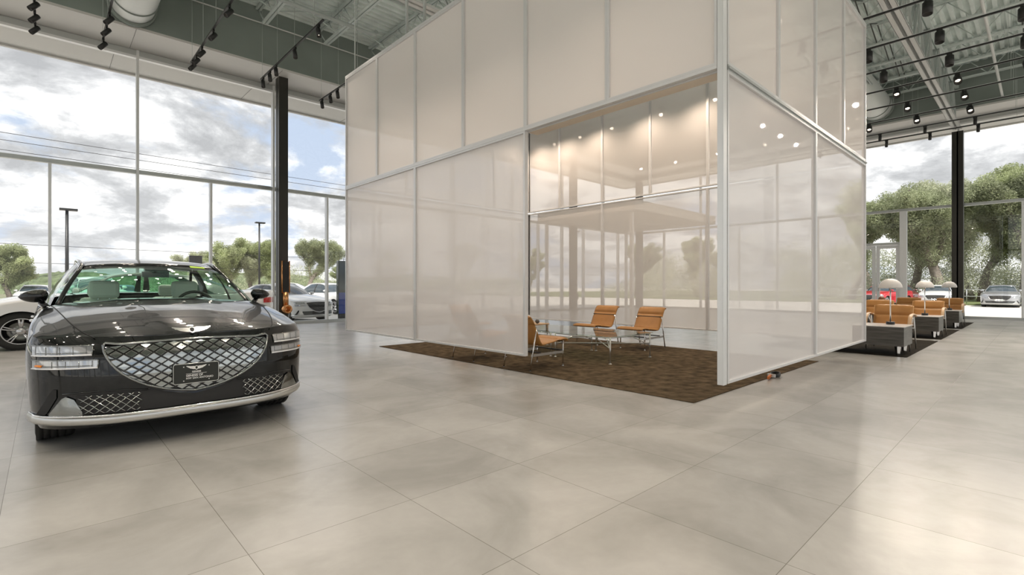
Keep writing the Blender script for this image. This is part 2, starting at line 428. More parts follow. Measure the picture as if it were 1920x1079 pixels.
# ------------------------------------------------------------------ roof steel
jx = [XB + 1.9 + 1.69*k for k in range(18)]
jx = [x for x in [2.66 + 1.69*k for k in range(-6, 13)] if XB+1.4 < x < FX-.2]
def make_joist():
    t = thing('roof_joist', 'pale grey open-web steel joist under the ribbed roof deck', 'roof joist', (jx[0], 0, 8.3), 0, 'open-web roof joists')
    y0, y1 = YB+1.5, FY-.02
    b = MB()
    for s in (-.045, .045): b.box((s-.03, y0, .60), (s+.03, y1, .66)); 
    b.build('top_chord', M_JOIST, t)
    b = MB()
    for s in (-.045, .045): b.box((s-.03, y0+.5, 0), (s+.03, y1-.55, .045))
    b.build('bottom_chord', M_JOIST, t)
    b = MB(); y = y0 + .5; k = 0; pts = []
    while y < y1 - .5:
        pts.append((0, y, .03 if k % 2 == 0 else .62)); y += .52; k += 1
    for i in range(len(pts)-1): b.tube(pts[i], pts[i+1], .014, n=6)
    b.tube((0, y1-.6, .02), (0, y1, .62), .02, n=6)
    b.build('web', M_JOIST, t)
    return t
j0 = make_joist()
for x in jx[1:]: dup(j0, (x, 0, 8.3))
def make_girder(y, lab):
    t = thing('joist_girder', lab, 'girder', (0, y, 6.95), 0, 'deep girders under the roof joists')
    x0, x1 = XB+1.46, XW-.45
    b = MB()
    for s in (-1, 1):
        b.box((x0, s*.075-.055, 0), (x1, s*.075+.055, .012)); b.box((x0, s*.024-.006, 0), (x1, s*.024+.006, .12))
        b.box((x0, s*.125-.004, 0), (x1, s*.125+.004, .03))
    b.build('bottom_chord', M_GIRD, t)
    b = MB(); x1 = FX - .05; x0 = XB + 1.46
    for s in (-1, 1): b.box((x0, s*.07-.05, 1.24), (x1, s*.07+.05, 1.34))
    b.build('top_chord', M_JOIST, t)
    k = 0; x = x1 - .1
    b = MB()
    while x > x0 + 1:
        for s in (-.045, .045):
            b.tube((x, s, .05), (x-.85, s, 1.26), .035, n=4, smooth=False)
            b.tube((x-.85, s, 1.26), (x-1.69, s, .05), .035, n=4, smooth=False)
            b.tube((x-.85, s, .05), (x-.85, s, 1.26), .02, n=4, smooth=False)
        x -= 1.69
    b.build('web', M_PIPE, t)
make_girder(2.17, 'deep roof girder with pale twin flange ending on the right dark column')
make_girder(8.77, 'deep roof girder crossing above the far half of the white panel enclosure')
make_girder(-4.43, 'deep roof girder behind and above the camera position')

# roof bridging, conduits, sprinkler pipes
def pipe(name, pts, r, m, lab, cat, grp=None):
    b = MB(); b.path(pts, r, 10); o = b.build(name, m); tag(o, lab, cat, grp); return o
pipe('sprinkler_pipe', [(XB+1.5, 12.6, 8.12), (6.5, 12.6, 8.12), (6.62, 12.6, 8.14), (6.68, 12.6, 8.24)], .05, M_PIPE, 'fat grey sprinkler pipe running below the joists, bent up near the enclosure', 'pipe')
pipe('sprinkler_pipe', [(XB+1.5, 10.9, 8.2), (FX, 10.9, 8.2)], .03, M_PIPE, 'thin pale sprinkler branch pipe over the left bays nearer the camera', 'pipe')
pipe('conduit', [(XB+1.5, 14.93, 8.55), (FX, 14.93, 8.55)], .018, M_GIRD, 'thin pale conduit running along the top of the left slate fascia', 'conduit')
pipe('conduit', [(XB+1.5, 7.2, 8.22), (FX, 7.2, 8.22)], .022, M_PIPE, 'grey conduit crossing under the joists above the white enclosure', 'conduit')
pipe('sprinkler_pipe', [(9.8, .95, 7.6), (FX, .95, 7.6)], .035, M_GIRD, 'pale sprinkler pipe right of the twin-flanged girder', 'pipe')
pipe('sprinkler_pipe', [(9.8, 3.9, 7.9), (20, 3.9, 7.9)], .03, M_PIPE, 'grey sprinkler pipe between the enclosure and the twin-flanged girder', 'pipe')
pipe('conduit', [(9.8, -.6, 8.0), (FX, -.6, 8.0)], .02, M_GIRD, 'pale conduit at the far right of the roof steel', 'conduit')
# diagonal bridging angles, X-shaped between joists
k = 0
for yb in (3.35, .4, 5.4, 13.6, 10.0):
    b = MB()
    for i in range(len(jx)-1):
        if jx[i] < (9 if yb < 6 else -7): continue
        b.tube((jx[i], yb, 8.93), (jx[i+1], yb, 8.32), .018, n=4, smooth=False); b.tube((jx[i], yb, 8.32), (jx[i+1], yb, 8.93), .018, n=4, smooth=False)
    o = b.build('joist_bridging', M_JDARK if yb < 6 else M_JOIST)
    tag(o, ['row of crossed bridging angles just left of the twin-flanged girder', 'row of crossed bridging angles just right of the twin-flanged girder', 'row of crossed bridging angles near the spiral duct on the right', 'row of crossed bridging angles closest to the left slate fascia', 'row of crossed bridging angles over the left tracks'][k], 'bridging', 'bridging between the joists'); k += 1

# spiral ducts poking through the fascia
def duct(name, c, ax, L, r, lab):
    t = thing(name, lab, 'duct', c)
    b = MB(); pr = []; n = int(L / .05)
    for i in range(n+1):
        pr.append((r + (.006 if i % 3 == 0 else 0), -L + L * i / n))
    b.lathe(pr, (0,0,0), ax, 40); b.lathe([(r, -L), (0.01, -L)], (0,0,0), ax, 40)
    b.build('duct_pipe', M_DUCT, t)
    b = MB(); b.lathe([(r+.005, -.14), (r+.05, -.14), (r+.05, -.0), (r, -.0)], (0,0,0), ax, 40); b.lathe([(r+.004, -.62), (r+.025, -.62), (r+.025, -.59), (r+.004, -.59)], (0,0,0), ax, 40)
    b.build('collar', M_FASC, t)
duct('spiral_duct', (1.53, 14.985, 7.93), 'y', 4.6, .44, 'big pale spiral duct entering the slate fascia above the left glass wall')
duct('spiral_duct', (23.585, 4.42, 8.12), 'x', 6.5, .50, 'big pale spiral duct entering the fascia on the right, beside the enclosure edge')

# ------------------------------------------------------------------ track lighting
def make_head(big=False):
    """head hangs from z=0 and points along -z tilted; origin at the track"""
    r = .085 if big else .048; L = .24 if big else .20
    return r, L
def build_head(big, tilt, rz):
    t = thing('track_head' if not big else 'cylinder_spotlight', 'x', 'spotlight')
    r, L = make_head(big)
    b = MB(); b.box((-.02, -.05, -.045), (.02, .05, 0)); b.tube((0, 0, -.04), (0, 0, -.11), .012, n=8); b.build('stem', M_BLK, t)
    R = Matrix.Translation((0, 0, -.14)) @ Matrix.Rotation(rz, 4, 'Z') @ Matrix.Rotation(tilt, 4, 'Y')
    b = MB(); b.lathe([(0.001, .09), (r*.9, .09), (r, .08), (r, -L+.09), (r*.88, -L+.09), (r*.80, .02), (.001, .02)], n=20); b.xform(R); b.build('lamp_housing', M_BLK, t)
    b = MB(); rr_ = r*(.62 if big else .62); zz_ = -L+(.20 if big else .15); b.lathe([(rr_, zz_), (0.001, zz_)], n=20); b.xform(R); b.build('lens', M_SPOT, t)
    return t, R, L
SPOTS = []
def spot(x, y, z, tilt, rz, w, ang=1.5, big=False):
    ld = SPOTD.get((w, ang))
    if ld is None:
        ld = bpy.data.lights.new('track_lamp', 'SPOT'); ld.energy = w; ld.spot_size = ang; ld.spot_blend = .8
        ld.shadow_soft_size = .06; ld.color = WARM; SPOTD[(w, ang)] = ld
    o = bpy.data.objects.new('track_lamp', ld); COL.objects.link(o)
    R = Matrix.Translation((x, y, z-.14)) @ Matrix.Rotation(rz, 4, 'Z') @ Matrix.Rotation(tilt, 4, 'Y')
    o.matrix_world = R @ Matrix.Translation((0, 0, -.16))
    return o
SPOTD = {}
PROT = {}
def head(x, y, z, tilt, rz, lab, big=False, grp='spotlights on the ceiling tracks', w=None, ang=1.5):
    key = (big, round(tilt, 2), round(rz, 2))
    if key not in PROT:
        t, R, L = build_head(big, tilt, rz); PROT[key] = t; t.location = (x, y, z); t['label'] = lab; t['group'] = grp
    else:
        t = dup(PROT[key], (x, y, z), None, lab, grp)
    spot(x, y, z, tilt, rz, SPOT_W if w is None else w, ang)
    return t
def track(x, y0, y1, z, lab, step=2.4, mi=0):
    t = thing('lighting_track', lab, 'lighting track', (x, 0, z), 0, 'suspended lighting tracks')
    b = MB(); b.box((-.018, y0, 0), (.018, y1, .035)); b.build('rail', M_BLK if mi == 0 else M_BLK, t)
    b = MB(); b.box((-.008, y0, .0352), (.008, y1, .05)); b.build('cover', M_ALUL, t)
    y = y1 - .12
    while y > y0:
        b = MB(); b.tube((0, y, .04), (0, y, ZC - z), .004, n=5); y -= step
        b.build('suspension_wire', M_PIPE, t)
ZT = 6.62
left_tracks = [(-.14, [14.2, 13.6, 13.0, 11.6, 9.9]), (.94, [14.1, 13.3, 12.68, 11.3, 9.9]), (2.6, [14.0, 13.6, 13.05, 12.0, 10.75]), (4.15, [13.9, 13.36, 12.9, 11.63, 10.3]), (5.88, [14.33, 13.75, 13.28, 11.9])]
tn = ['leftmost', 'second from left', 'third from left', 'fourth from left', 'nearest the enclosure']
for (x, hs), nm in zip(left_tracks, tn):
    lo = hs[-1] - .25
    track(x, lo, hs[0] + .18, ZT, 'suspended lighting track by the left glass wall, ' + nm, 1.15)
    for q, y in enumerate(hs):
        head(x, y, ZT, math.radians(-38 if x < 3 else -18), math.radians(-160 if x < 3 else -90), 'small black spotlight, %s from the window, on the left-wall track %s' % (ORD[q], nm), w=SPOT_W*.7, ang=1.9)
rt = [12.4, 14.03, 15.66, 17.29, 18.9, 20.5, 22.15, 23.25]
rn = ['closest to the camera'] + ['%s from the camera' % ORD[i] for i in range(1, 7)] + ['nearest the soffit']
for i, x in enumerate(rt):
    track(x, -5.5, 5.8, ZT + .1, 'long black lighting track crossing the right roof bay, ' + rn[i], 2.54)
    for q, y in enumerate((4.07, 2.8, 1.53, .27, -2.3)):
        small = i >= 6
        row = ['beside the enclosure edge', 'just left of the pale girder', 'just right of the pale girder', 'at the right picture edge', 'past the right picture edge'][q]
        if y > 3 and i < 3: continue
        head(x, y, ZT + .1, math.radians(14 if small else (8 if i < 3 else 42)), math.radians(0 if i < 3 or small else 12), 'black cylinder spotlight %s, track %s' % (row, rn[i]), big=not small, w=SPOT_W*.9, ang=1.9)
# tracks over the near part of the hall (above and behind the camera): they light the floor and show in the car
nn = 0
for i, x in enumerate((-6.2, -4.2, -2.2, 0.2, 2.2, 4.2, 6.4, 8.6, 10.6)):
    track(x, -6.2, (1.0 if x > 3 else 7.6), ZT + .1, 'lighting track over the open tiled floor, %s from the hall\'s west side' % ORD[i], 2.54)
    for q, y in enumerate((-5.4, -3.2, -1.0, .4, 2.6, 4.8, 7.0)):
        if x > 3 and y > 1: continue
        head(x, y, ZT + .1, math.radians(6), 0, 'black spotlight above the open tiled floor, %s on the %s track' % (ORD[q], ORD[i]), w=SPOT_W*(.4 if x > 3 else 1), ang=2.1)
# ------------------------------------------------------------------ hanging white panel enclosure
EX0, EX1, EY0, EY1 = 4.46, 9.69, 1.99, 9.65
ZB, ZM, ZTP = .31, 3.17, 5.40
def panel(axis, pos, a, c, z0, z1, lab, grp, m=None, fw=.028):
    cx = (a + c)/2
    loc = (pos, cx, z0) if axis == 'x' else (cx, pos, z0)
    t = thing('translucent_panel', lab, 'panel', loc, 0, grp)
    h = z1 - z0; w = (c - a)/2
    def q(s, d, z): return (d, s, z) if axis == 'x' else (s, d, z)
    b = MB()
    for s0, s1, za, zb in ((-w, -w+fw, 0, h), (w-fw, w, 0, h), (-w+fw, w-fw, 0, fw), (-w+fw, w-fw, h-fw, h)):
        b.box(q(s0, -.028, za), q(s1, .028, zb))
    b.build('frame', M_FRAME, t, bevel=.003)
    b = MB(); b.box(q(-w+fw, -.004, fw), q(w-fw, .004, h-fw)) if False else b.add([q(-w+fw, 0, fw), q(w-fw, 0, fw), q(w-fw, 0, h-fw), q(-w+fw, 0, h-fw)], [(0,1,2,3)])
    b.build('sheet', m or M_SCR, t)
    return t
LY = [EY0+.03, 3.23, 4.49, 5.78, 7.07, 8.36, EY1]
for i in range(6):
    panel('x', EX0, LY[i], LY[i+1], ZM+.03, ZTP, 'tall upper white panel on the long left face, %s from the near corner' % ORD[i], 'upper panels of the long left face', M_SCRU)
panel('x', EX0, 4.49, 7.07, ZB, ZM, 'wide lower white panel with the lounge sofa faintly showing, beside the open entrance', 'lower panels of the long left face')
panel('x', EX0, 7.07, EY1, ZB, ZM, 'wide lower white panel at the far end of the long left face, by the window', 'lower panels of the long left face')
LX = [EX0+.07, 5.83, 7.12, 8.42, EX1]
for i in range(4):
    panel('y', EY0, LX[i], LX[i+1], ZM+.05, ZTP, 'tall upper white panel on the right face, %s from the near corner post' % ORD[i], 'upper panels of the right face', M_SCRU)
panel('y', EY0, EX0+.07, 7.12, ZB, ZM, 'wide lower white panel on the right face, next to the near corner post', 'lower panels of the right face')
panel('y', EY0, 7.12, EX1, ZB, ZM, 'wide lower white panel on the right face, next to the console tables', 'lower panels of the right face')
BY = [EY0+.03, 3.3, 4.6, 5.9, 7.19, 8.53, EY1]
for i in range(6):
    panel('x', EX1, BY[i], BY[i+1], ZM+.03, ZTP, 'sheer upper panel of the inner back wall seen through the opening, %s from the right' % ORD[i], 'upper panels of the inner back wall', M_SCRB)
for i, (a, c) in enumerate(((EY0+.03, 4.6), (4.6, 7.19), (7.19, EY1))):
    panel('x', EX1, a, c, ZB, ZM, 'sheer lower panel of the inner back wall behind the tan chairs, %s from the right' % ORD[i], 'lower panels of the inner back wall', M_SCRB)
for i in range(4):
    panel('y', EY1, LX[i], LX[i+1], ZM+.03, ZTP, 'sheer upper panel at the far window-side end of the enclosure, %s from the left' % ORD[i], 'panels of the window-side end', M_SCRB)
panel('y', EY1, LX[0], 7.12, ZB, ZM, 'sheer lower panel at the far window-side end, left one', 'panels of the window-side end', M_SCRB)
panel('y', EY1, 7.12, EX1, ZB, ZM, 'sheer lower panel at the far window-side end, right one', 'panels of the window-side end', M_SCRB)
b = MB(); b.box((EX0-.035, EY0-.03, ZB), (EX0+.035, EY0+.025, ZTP)); b.box((EX0-.042, EY0-.036, ZB), (EX0+.03, EY0-.03, ZTP))
tag(b.build('corner_post', M_ALUL, bevel=.003), 'bright aluminium corner post of the enclosure beside the open entrance', 'post')
b = MB(); b.box((EX0-.03, LY[0], ZM), (EX0+.03, EY1, ZM+.03)); b.box((EX0+.03, LY[0], ZM-.01), (EX0+.05, EY1, ZM+.06))
tag(b.build('transom_rail', M_FRAME, bevel=.003), 'long horizontal rail between upper and lower panels of the left face', 'rail')
b = MB(); b.box((LX[0], EY0-.03, ZM), (EX1, EY0+.03, ZM+.05)); b.box((LX[0], EY0-.045, ZM+.012), (EX1, EY0-.03, ZM+.03))
tag(b.build('transom_rail', [M_ALU], bevel=.003), 'brownish-lit metal rail between upper and lower panels of the right face', 'rail')
b = MB(); b.box((EX0+.05, EY0+.05, ZM-.012), (EX0+.20, 4.49, ZM+.02))
tag(b.build('soffit_liner', M_CREAM), 'cream lining strip under the rail at the top of the open entrance', 'lining')
b = MB()
for p, q in (((EX0-.03, EY0), (EX0+.03, EY1)), ((EX1-.03, EY0), (EX1+.03, EY1))): b.box((p[0], p[1], ZTP), (q[0], q[1], ZTP+.04))
b.box((EX0, EY0-.03, ZTP), (EX1, EY0+.03, ZTP+.04)); b.box((EX0, EY1-.03, ZTP), (EX1, EY1+.03, ZTP+.04))
tag(b.build('top_frame', M_FRAME), 'white top frame tube around the hanging panel enclosure', 'frame')
hn = 0
for x, y in ((EX0+.06, 2.2), (EX0+.06, 4.6), (EX0+.06, 6.9), (EX0+.06, 7.45), (EX0+.06, 9.4), (EX1-.06, 2.2), (EX1-.06, 5.9), (EX1-.06, 9.4), (7.1, EY0+.06), (7.1, EY1-.06)):
    b = MB(); b.tube((0, 0, 0), (0, 0, ZC-ZTP-.04), .025 if hn in (2, 3) else .012, n=8); b.box((-.06, -.06, 0), (.06, .06, .012))
    tag(b.build('hanger_rod', M_PIPE, loc=(x, y, ZTP+.04)), ['hanger rod above the near corner post', 'hanger rod over the middle of the long left face', 'stout grey hanger pipe nearest the roof girder over the left face', 'stout grey hanger pipe just left of the other stout one', 'hanger rod at the far end of the long left face', 'hanger rod over the right end of the right face', 'hanger rod over the inner back wall', 'hanger rod over the far back corner', 'hanger rod over the middle of the right face', 'hanger rod over the window-side end'][hn], 'rod', 'hanger rods of the enclosure'); hn += 1
# wall washers inside the enclosure
for i, y in enumerate((3.3, 4.7, 5.95, 7.3, 8.3, 9.2)):
    t = thing('wall_washer', 'small white wall-washing lamp inside the enclosure, %s from the right along the back wall' % ORD[i], 'spotlight', (EX1-.55, y, 5.32), 0, 'wall washers in the enclosure')
    b = MB(); b.box((.02, -.02, -.03), (.52, .02, .0)); b.tube((.02, 0, -.02), (.02, 0, -.09), .012, n=8); b.build('bracket', M_WHITE, t)
    b = MB(); b.tube((.02, 0, -.07), (.02, 0, -.19), .04, n=16); b.build('lamp_housing', M_WHITE, t)
    ld = bpy.data.lights.new('washer_lamp', 'SPOT'); ld.energy = 55; ld.spot_size = 2.7; ld.spot_blend = .9; ld.shadow_soft_size = .04; ld.color = (1, .80, .62)
    o = bpy.data.objects.new('washer_lamp', ld); COL.objects.link(o); o.location = (EX1-.53, y, 5.10)
for i, y in enumerate((3.2, 5.1, 6.4, 7.7, 8.9)):
    t = thing('cylinder_downlight', 'small white downlight inside the top of the long left face, %s from the entrance' % ORD[i], 'spotlight', (EX0+.85, y, 5.2), 0, 'downlights along the left face')
    b = MB(); b.tube((0, 0, 0), (0, 0, -.18), .05, n=16); b.tube((0, 0, 0), (-.82, 0, .19), .01, n=6); b.build('lamp_housing', M_WHITE, t)
    ld = bpy.data.lights.new('downlight_lamp', 'SPOT'); ld.energy = 45; ld.spot_size = 2.6; ld.spot_blend = .9; ld.shadow_soft_size = .04; ld.color = (1, .80, .62)
    o = bpy.data.objects.new('downlight_lamp', ld); COL.objects.link(o); o.location = (EX0+.85, y, 5.0); o.rotation_euler = (0, math.radians(-20), 0)

# white flat canopy behind the enclosure
t = thing('flat_canopy', 'flat white canopy slab on four slim posts, seen blurred through the back panels', 'canopy', (13.2, 8.8, 0))
b = MB(); b.box((-2.3, -1.7, 3.15), (2.3, 1.7, 3.42)); b.build('canopy_slab', M_WHITE, t, bevel=.02)
for sx in (-2.1, 2.1):
    for sy in (-1.5, 1.5):
        b = MB(); b.box((sx-.04, sy-.04, 0), (sx+.04, sy+.04, 3.15)); b.build('post', M_ALUL, t)

# ------------------------------------------------------------------ rugs
def rug(x0, y0, x1, y1, lab, mt=M_RUG):
    b = MB(); nx = int((x1-x0)/.1); ny = int((y1-y0)/.1)
    w, h = x1-x0, y1-y0
    b.box((0, 0, .001), (w, h, .008)); 
    return tag(b.build('rug', mt, loc=(x0, y0, 0), bevel=.003), lab, 'rug')
rug(4.85, 2.45, 8.98, 9.03, 'large dark brown rug under the lounge seating inside the enclosure')
M_RUG2 = mat('dark_rug_pile', (0.022, 0.018, 0.012), 0.95, spec=0.1, noise=(7, 8, 0.5), bump=(220, 0.8, 0.01))
rug(10.56, 1.57, 14.15, 3.9, 'dark rug strip under the nearest console table', M_RUG2)
rug(14.63, 1.57, 18.2, 3.9, 'dark rug strip under the second console table', M_RUG2)
rug(18.7, 1.57, 22.2, 3.9, 'dark rug strip under the farthest console table', M_RUG2)

# ------------------------------------------------------------------ lounge chairs (local: facing +y, origin at floor centre)
def shell(w, prof, th, b, mi=0, nx=12):
    """prof: list of (y,z) from seat front over the seat to the back top; a padded sling"""
    n = len(prof); top = []; bot = []
    for i in range(n):
        p = Vector((0, *prof[i])); a = Vector((0, *prof[max(0, i-1)])); c = Vector((0, *prof[min(n-1, i+1)]))
        d = (c - a).normalized(); nm = Vector((0, -d.z, d.y))
        if nm.z < 0 and i < n//2: nm = -nm
        rt, rb = [], []
        for j in range(nx+1):
            u = -1 + 2*j/nx; e = (1 - abs(u)**8)
            tt = th * (0.35 + .65*e)
            rt.append((u*w/2, p.y + nm.y*tt/2, p.z + nm.z*tt/2)); rb.append((u*w/2, p.y - nm.y*tt/2, p.z - nm.z*tt/2))
        top.append(rt); bot.append(rb)
    b.grid(top, mi, True); b.grid(bot, mi, True, flip=True)
    b.grid([[top[i][0] for i in range(n)], [bot[i][0] for i in range(n)]], mi, True)
    b.grid([[top[i][-1] for i in range(n)], [bot[i][-1] for i in range(n)]], mi, True, flip=True)
    b.grid([top[0], bot[0]], mi, True, flip=True); b.grid([top[-1], bot[-1]], mi, True)
def smooth_prof(P, n=34):
    P = [Vector((0, *p)) for p in P]
    out = []; m = len(P) - 1
    for i in range(n+1):
        t = i/n*m; k = min(int(t), m-1); u = t-k
        p0 = P[max(k-1, 0)]; p1 = P[k]; p2 = P[k+1]; p3 = P[min(k+2, m)]
        v = .5*((2*p1) + (p2-p0)*u + (2*p0-5*p1+4*p2-p3)*u*u + (3*p1-p0-3*p2+p3)*u**3)
        out.append((v.y, v.z))
    return out
SLING = smooth_prof([(.44, .375), (.41, .405), (.28, .40), (.0, .365), (-.10, .355), (-.16, .40), (-.22, .52), (-.30, .68), (-.36, .755), (-.40, .752)])
def make_lounge():
    t = thing('lounge_chair', 'x', 'chair', (0,0,0), 0, 'tan sling lounge chairs round the glass tables')
    cut = 17
    b = MB(); shell(.56, SLING[:cut+1], .045, b); b.build('seat', M_TAN, t, weld=True)
    b = MB(); shell(.56, SLING[cut:], .045, b); b.build('backrest', M_TAN, t, weld=True)
    for s in (-1, 1):
        b = MB(); b.tube((s*.265, .34, .012), (s*.265, .34, .385), .0105, n=10); b.lathe([(.0001, 0), (.018, 0), (.016, .012), (.01, .014)], (s*.265, .34, 0), n=12); b.build('leg', M_CHROME, t)
        b = MB(); b.tube((s*.275, -.36, .005), (s*.275, -.235, .60), .0105, n=10); b.lathe([(.0001, 0), (.016, 0), (.014, .01)], (s*.275, -.361, 0), n=12); b.build('leg', M_CHROME, t)
        b = MB(); b.box((s*.27-.006, -.335, .20), (s*.27+.006, .345, .235)); b.build('side_rail', M_SATIN, t)
    b = MB(); b.box((-.27, .30, .235), (.27, .335, .25)); b.box((-.27, -.18, .235), (.27, -.14, .25)); b.tube((-.27, .335, .375), (.27, .335, .375), .009, n=8); b.tube((-.27,-.235,.60),(.27,-.235,.60),.007,n=8)
    b.build('crossbar', M_BLK, t)
    return t
L0 = make_lounge()
L0.location = (5.30, 5.17, .008); L0.rotation_euler = (0, 0, -PI/2)
L0['label'] = 'tan leather sling lounge chair in side view, half hidden behind the wide lower panel'
dup(L0, (5.30, 6.43, .008), -PI/2, 'tan leather sling lounge chair behind the wide lower panel, only its feet showing clearly')
dup(L0, (8.42, 5.30, .008), PI/2, 'tan lounge chair facing left behind the glass tables, right one of the pair')
dup(L0, (8.42, 6.38, .008), PI/2, 'tan lounge chair facing left behind the glass tables, left one of the pair')
dup(L0, (6.75, 8.55, .008), PI, 'tan lounge chair at the far end of the glass tables, just past the panel edge')

# glass coffee tables
def make_table():
    t = thing('coffee_table', 'x', 'table', (0,0,0), 0, 'square glass lounge tables')
    b = MB(); b.box((-.60, -.60, .408), (.60, .60, .42)); b.build('tabletop', M_TGL, t)
    for sx in (-1, 1):
        for sy in (-1, 1):
            b = MB(); b.tube((sx*.56, sy*.56, .008), (sx*.56, sy*.56, .405), .012, n=12); b.lathe([(.0001, 0), (.024, 0), (.024, .007), (.012, .012)], (sx*.56, sy*.56, 0), n=16); b.build('leg', M_SATIN, t)
    b = MB()
    for s in (-1, 1):
        b.tube((s*.56, -.56, .395), (s*.56, .56, .395), .006, n=8); b.tube((-.56, s*.56, .395), (.56, s*.56, .395), .006, n=8)
        b.tube((-.56, s*.56, .20), (-.36, s*.36, .345), .009, n=8); b.tube((.56, s*.56, .20), (.36, s*.36, .345), .009, n=8)
    b.tube((-.36, -.36, .345), (.36, .36, .345), .009, n=8); b.tube((-.36, .36, .345), (.36, -.36, .345), .009, n=8)
    b.tube((-.56, -.56, .235), (.56, .56, .235), .009, n=8); b.tube((-.56, .56, .235), (.56, -.56, .235), .009, n=8)
    b.build('stretcher', M_SATIN, t)
    return t
T0 = make_table(); T0.location = (6.85, 5.08, .008); T0['label'] = 'nearer square glass lounge table on slim round metal legs'
dup(T0, (6.85, 6.30, .008), 0, 'farther square glass lounge table carrying the wooden tray')
# tray with books, vase and ball
t = thing('serving_tray', 'low tan wooden riser tray on short legs, on the farther glass table', 'tray', (6.62, 6.60, .428))
b = MB(); b.box((-.22, -.32, .06), (.22, .32, .085)); b.build('tray_top', M_OAK, t, bevel=.004)
for sx in (-.19, .19):
    for sy in (-.29, .29):
        b = MB(); b.box((sx-.015, sy-.015, 0), (sx+.015, sy+.015, .06)); b.build('leg', M_OAK, t)
M_PAGE = mat('book_pages', (.72, .70, .66), .7); M_BKC = mat('book_cover_white', (.80, .79, .77), .4); M_BKG = mat('book_cover_grey', (.35, .34, .33), .5)
def book(x, y, z, w, d, h, rz, m, lab):
    t = thing('book', lab, 'book', (x, y, z), rz, 'books on the tray')
    b = MB(); b.box((-w/2, -d/2, 0), (w/2, d/2, .003)); b.box((-w/2, -d/2, h-.003), (w/2, d/2, h)); b.box((-w/2, -d/2, .003), (-w/2+.004, d/2, h-.003)); b.build('cover', m, t)
    b = MB(); b.box((-w/2+.004, -d/2+.004, .003), (w/2-.004, d/2-.004, h-.003)); b.build('pages', M_PAGE, t)
book(6.62, 6.68, .5131, .24, .30, .028, 0, M_BKC, 'white hardback lying lowest in the stack on the wooden tray')
book(6.62, 6.69, .5412, .22, .28, .022, .15, M_BKG, 'grey hardback lying on top of the white one on the tray')
b = MB(); b.lathe([(.0001, 0), (.036, 0), (.038, .09), (.034, .09), (.032, .01), (.0001, .01)], n=24); tag(b.build('candle_cup', M_WHITE, loc=(6.66, 6.66, .5633)), 'small white cylindrical cup standing on the stacked books', 'cup')
b = MB(); b.lathe([(.04*math.sin(a*PI/12)+.0001, .04-.04*math.cos(a*PI/12)) for a in range(13)], n=24); tag(b.build('ornament_ball', mat('dark_stone', (.09, .085, .08), .5), loc=(6.60, 6.36, .5131)), 'dark round stone ornament at the right end of the tray', 'ornament')

# strap lying at the rug edge under the panel
t = thing('coiled_strap', 'black looped strap with an orange band lying at the rug edge under the right face', 'strap', (7.02, 2.42, 0), math.radians(12))
b = MB(); pts = [(.02 + .12*math.cos(a), .055*math.sin(a)*(1+.0*a), .035) for a in [i*2*PI/24 for i in range(24)]]
b.path(pts, .016, 8, closed=True, flat=(.5, 1.7)); b.build('loop', M_BLK, t)
b = MB(); b.box((-.30, .03, .012), (-.08, .055, .05)); b.build('orange_band', mat('orange_webbing', (.62, .17, .03), .6), t, bevel=.006)
b = MB(); b.box((-.11, -.02, .01), (-.06, .08, .055)); b.build('buckle', M_SATIN, t, bevel=.006)

# ------------------------------------------------------------------ console tables, armchairs and lamps on the right
def make_console():
    t = thing('console_table', 'x', 'console table', (0,0,0), 0, 'dark consoles on the right')
    L = 2.1; D = .78
    b = MB(); b.box((0, 0, .16), (D, L, .485)); b.build('body', M_BLKW, t, bevel=.003)
    b = MB(); b.box((-.012, -.012, .485), (D+.012, L+.012, .50)); b.build('top', M_TOP, t, bevel=.003)
    for x in (.10, D-.10):
        for y in (.10, L-.10):
            b = MB(); b.lathe([(.0001, 0), (.028, 0), (.048, .16), (.0001, .16)], (x, y, 0), n=4, smooth=False); b.build('leg', M_CHROME, t)
    b = MB()
    for y in (.7, 1.4): b.box((-.003, y-.002, .17), (.0, y+.002, .48))
    b.build('door_gap', M_BLK, t)
    return t
C0 = make_console(); C0.location = (10.62, 1.62, .008); C0['label'] = 'nearest low dark wood console table with pale top, closest to the enclosure'
dup(C0, (14.72, 1.62, .008), 0, 'middle low dark wood console table with pale top')
dup(C0, (18.68, 1.62, .008), 0, 'farthest low dark wood console table, near the right glass wall')
def make_lamp():
    t = thing('table_lamp', 'x', 'lamp', (0,0,0), 0, 'mushroom table lamps')
    b = MB(); b.lathe([(.0001, 0), (.062, 0), (.065, .01), (.065, .045), (.06, .05), (.0001, .05)], n=28); b.build('base', M_BLK, t)
    b = MB(); b.tube((0,0,.05), (0,0,.80), .011, n=12); b.build('pole', M_CHROME, t)
    b = MB(); R = .175
    pr = [(R*math.cos(a), .66 + .17*math.sin(a)) for a in [i*PI/2/12 for i in range(13)]]; pr[-1] = (.0001, .83)
    b.lathe([(R-.006, .66)] + pr, n=36); b.lathe([(r*.965, h-.006) for r, h in pr], n=36); b.build('lamp_shade', M_LAMP, t)
    b = MB(); b.lathe([(.0001, -.03), (.02, -.025), (.03, 0), (.02, .03), (.0001, .04)], (0,0,.73), n=16); b.build('bulb', M_WHITE, t)
    return t
A0 = make_lamp(); A0.location = (11.18, 1.90, .508); A0['label'] = 'mushroom table lamp with pale dome shade on the nearest console'
dup(A0, (15.24, 1.93, .508), 0, 'mushroom table lamp with pale dome shade on the middle console')
dup(A0, (19.2, 1.88, .508), 0, 'mushroom table lamp with pale dome shade on the farthest console')
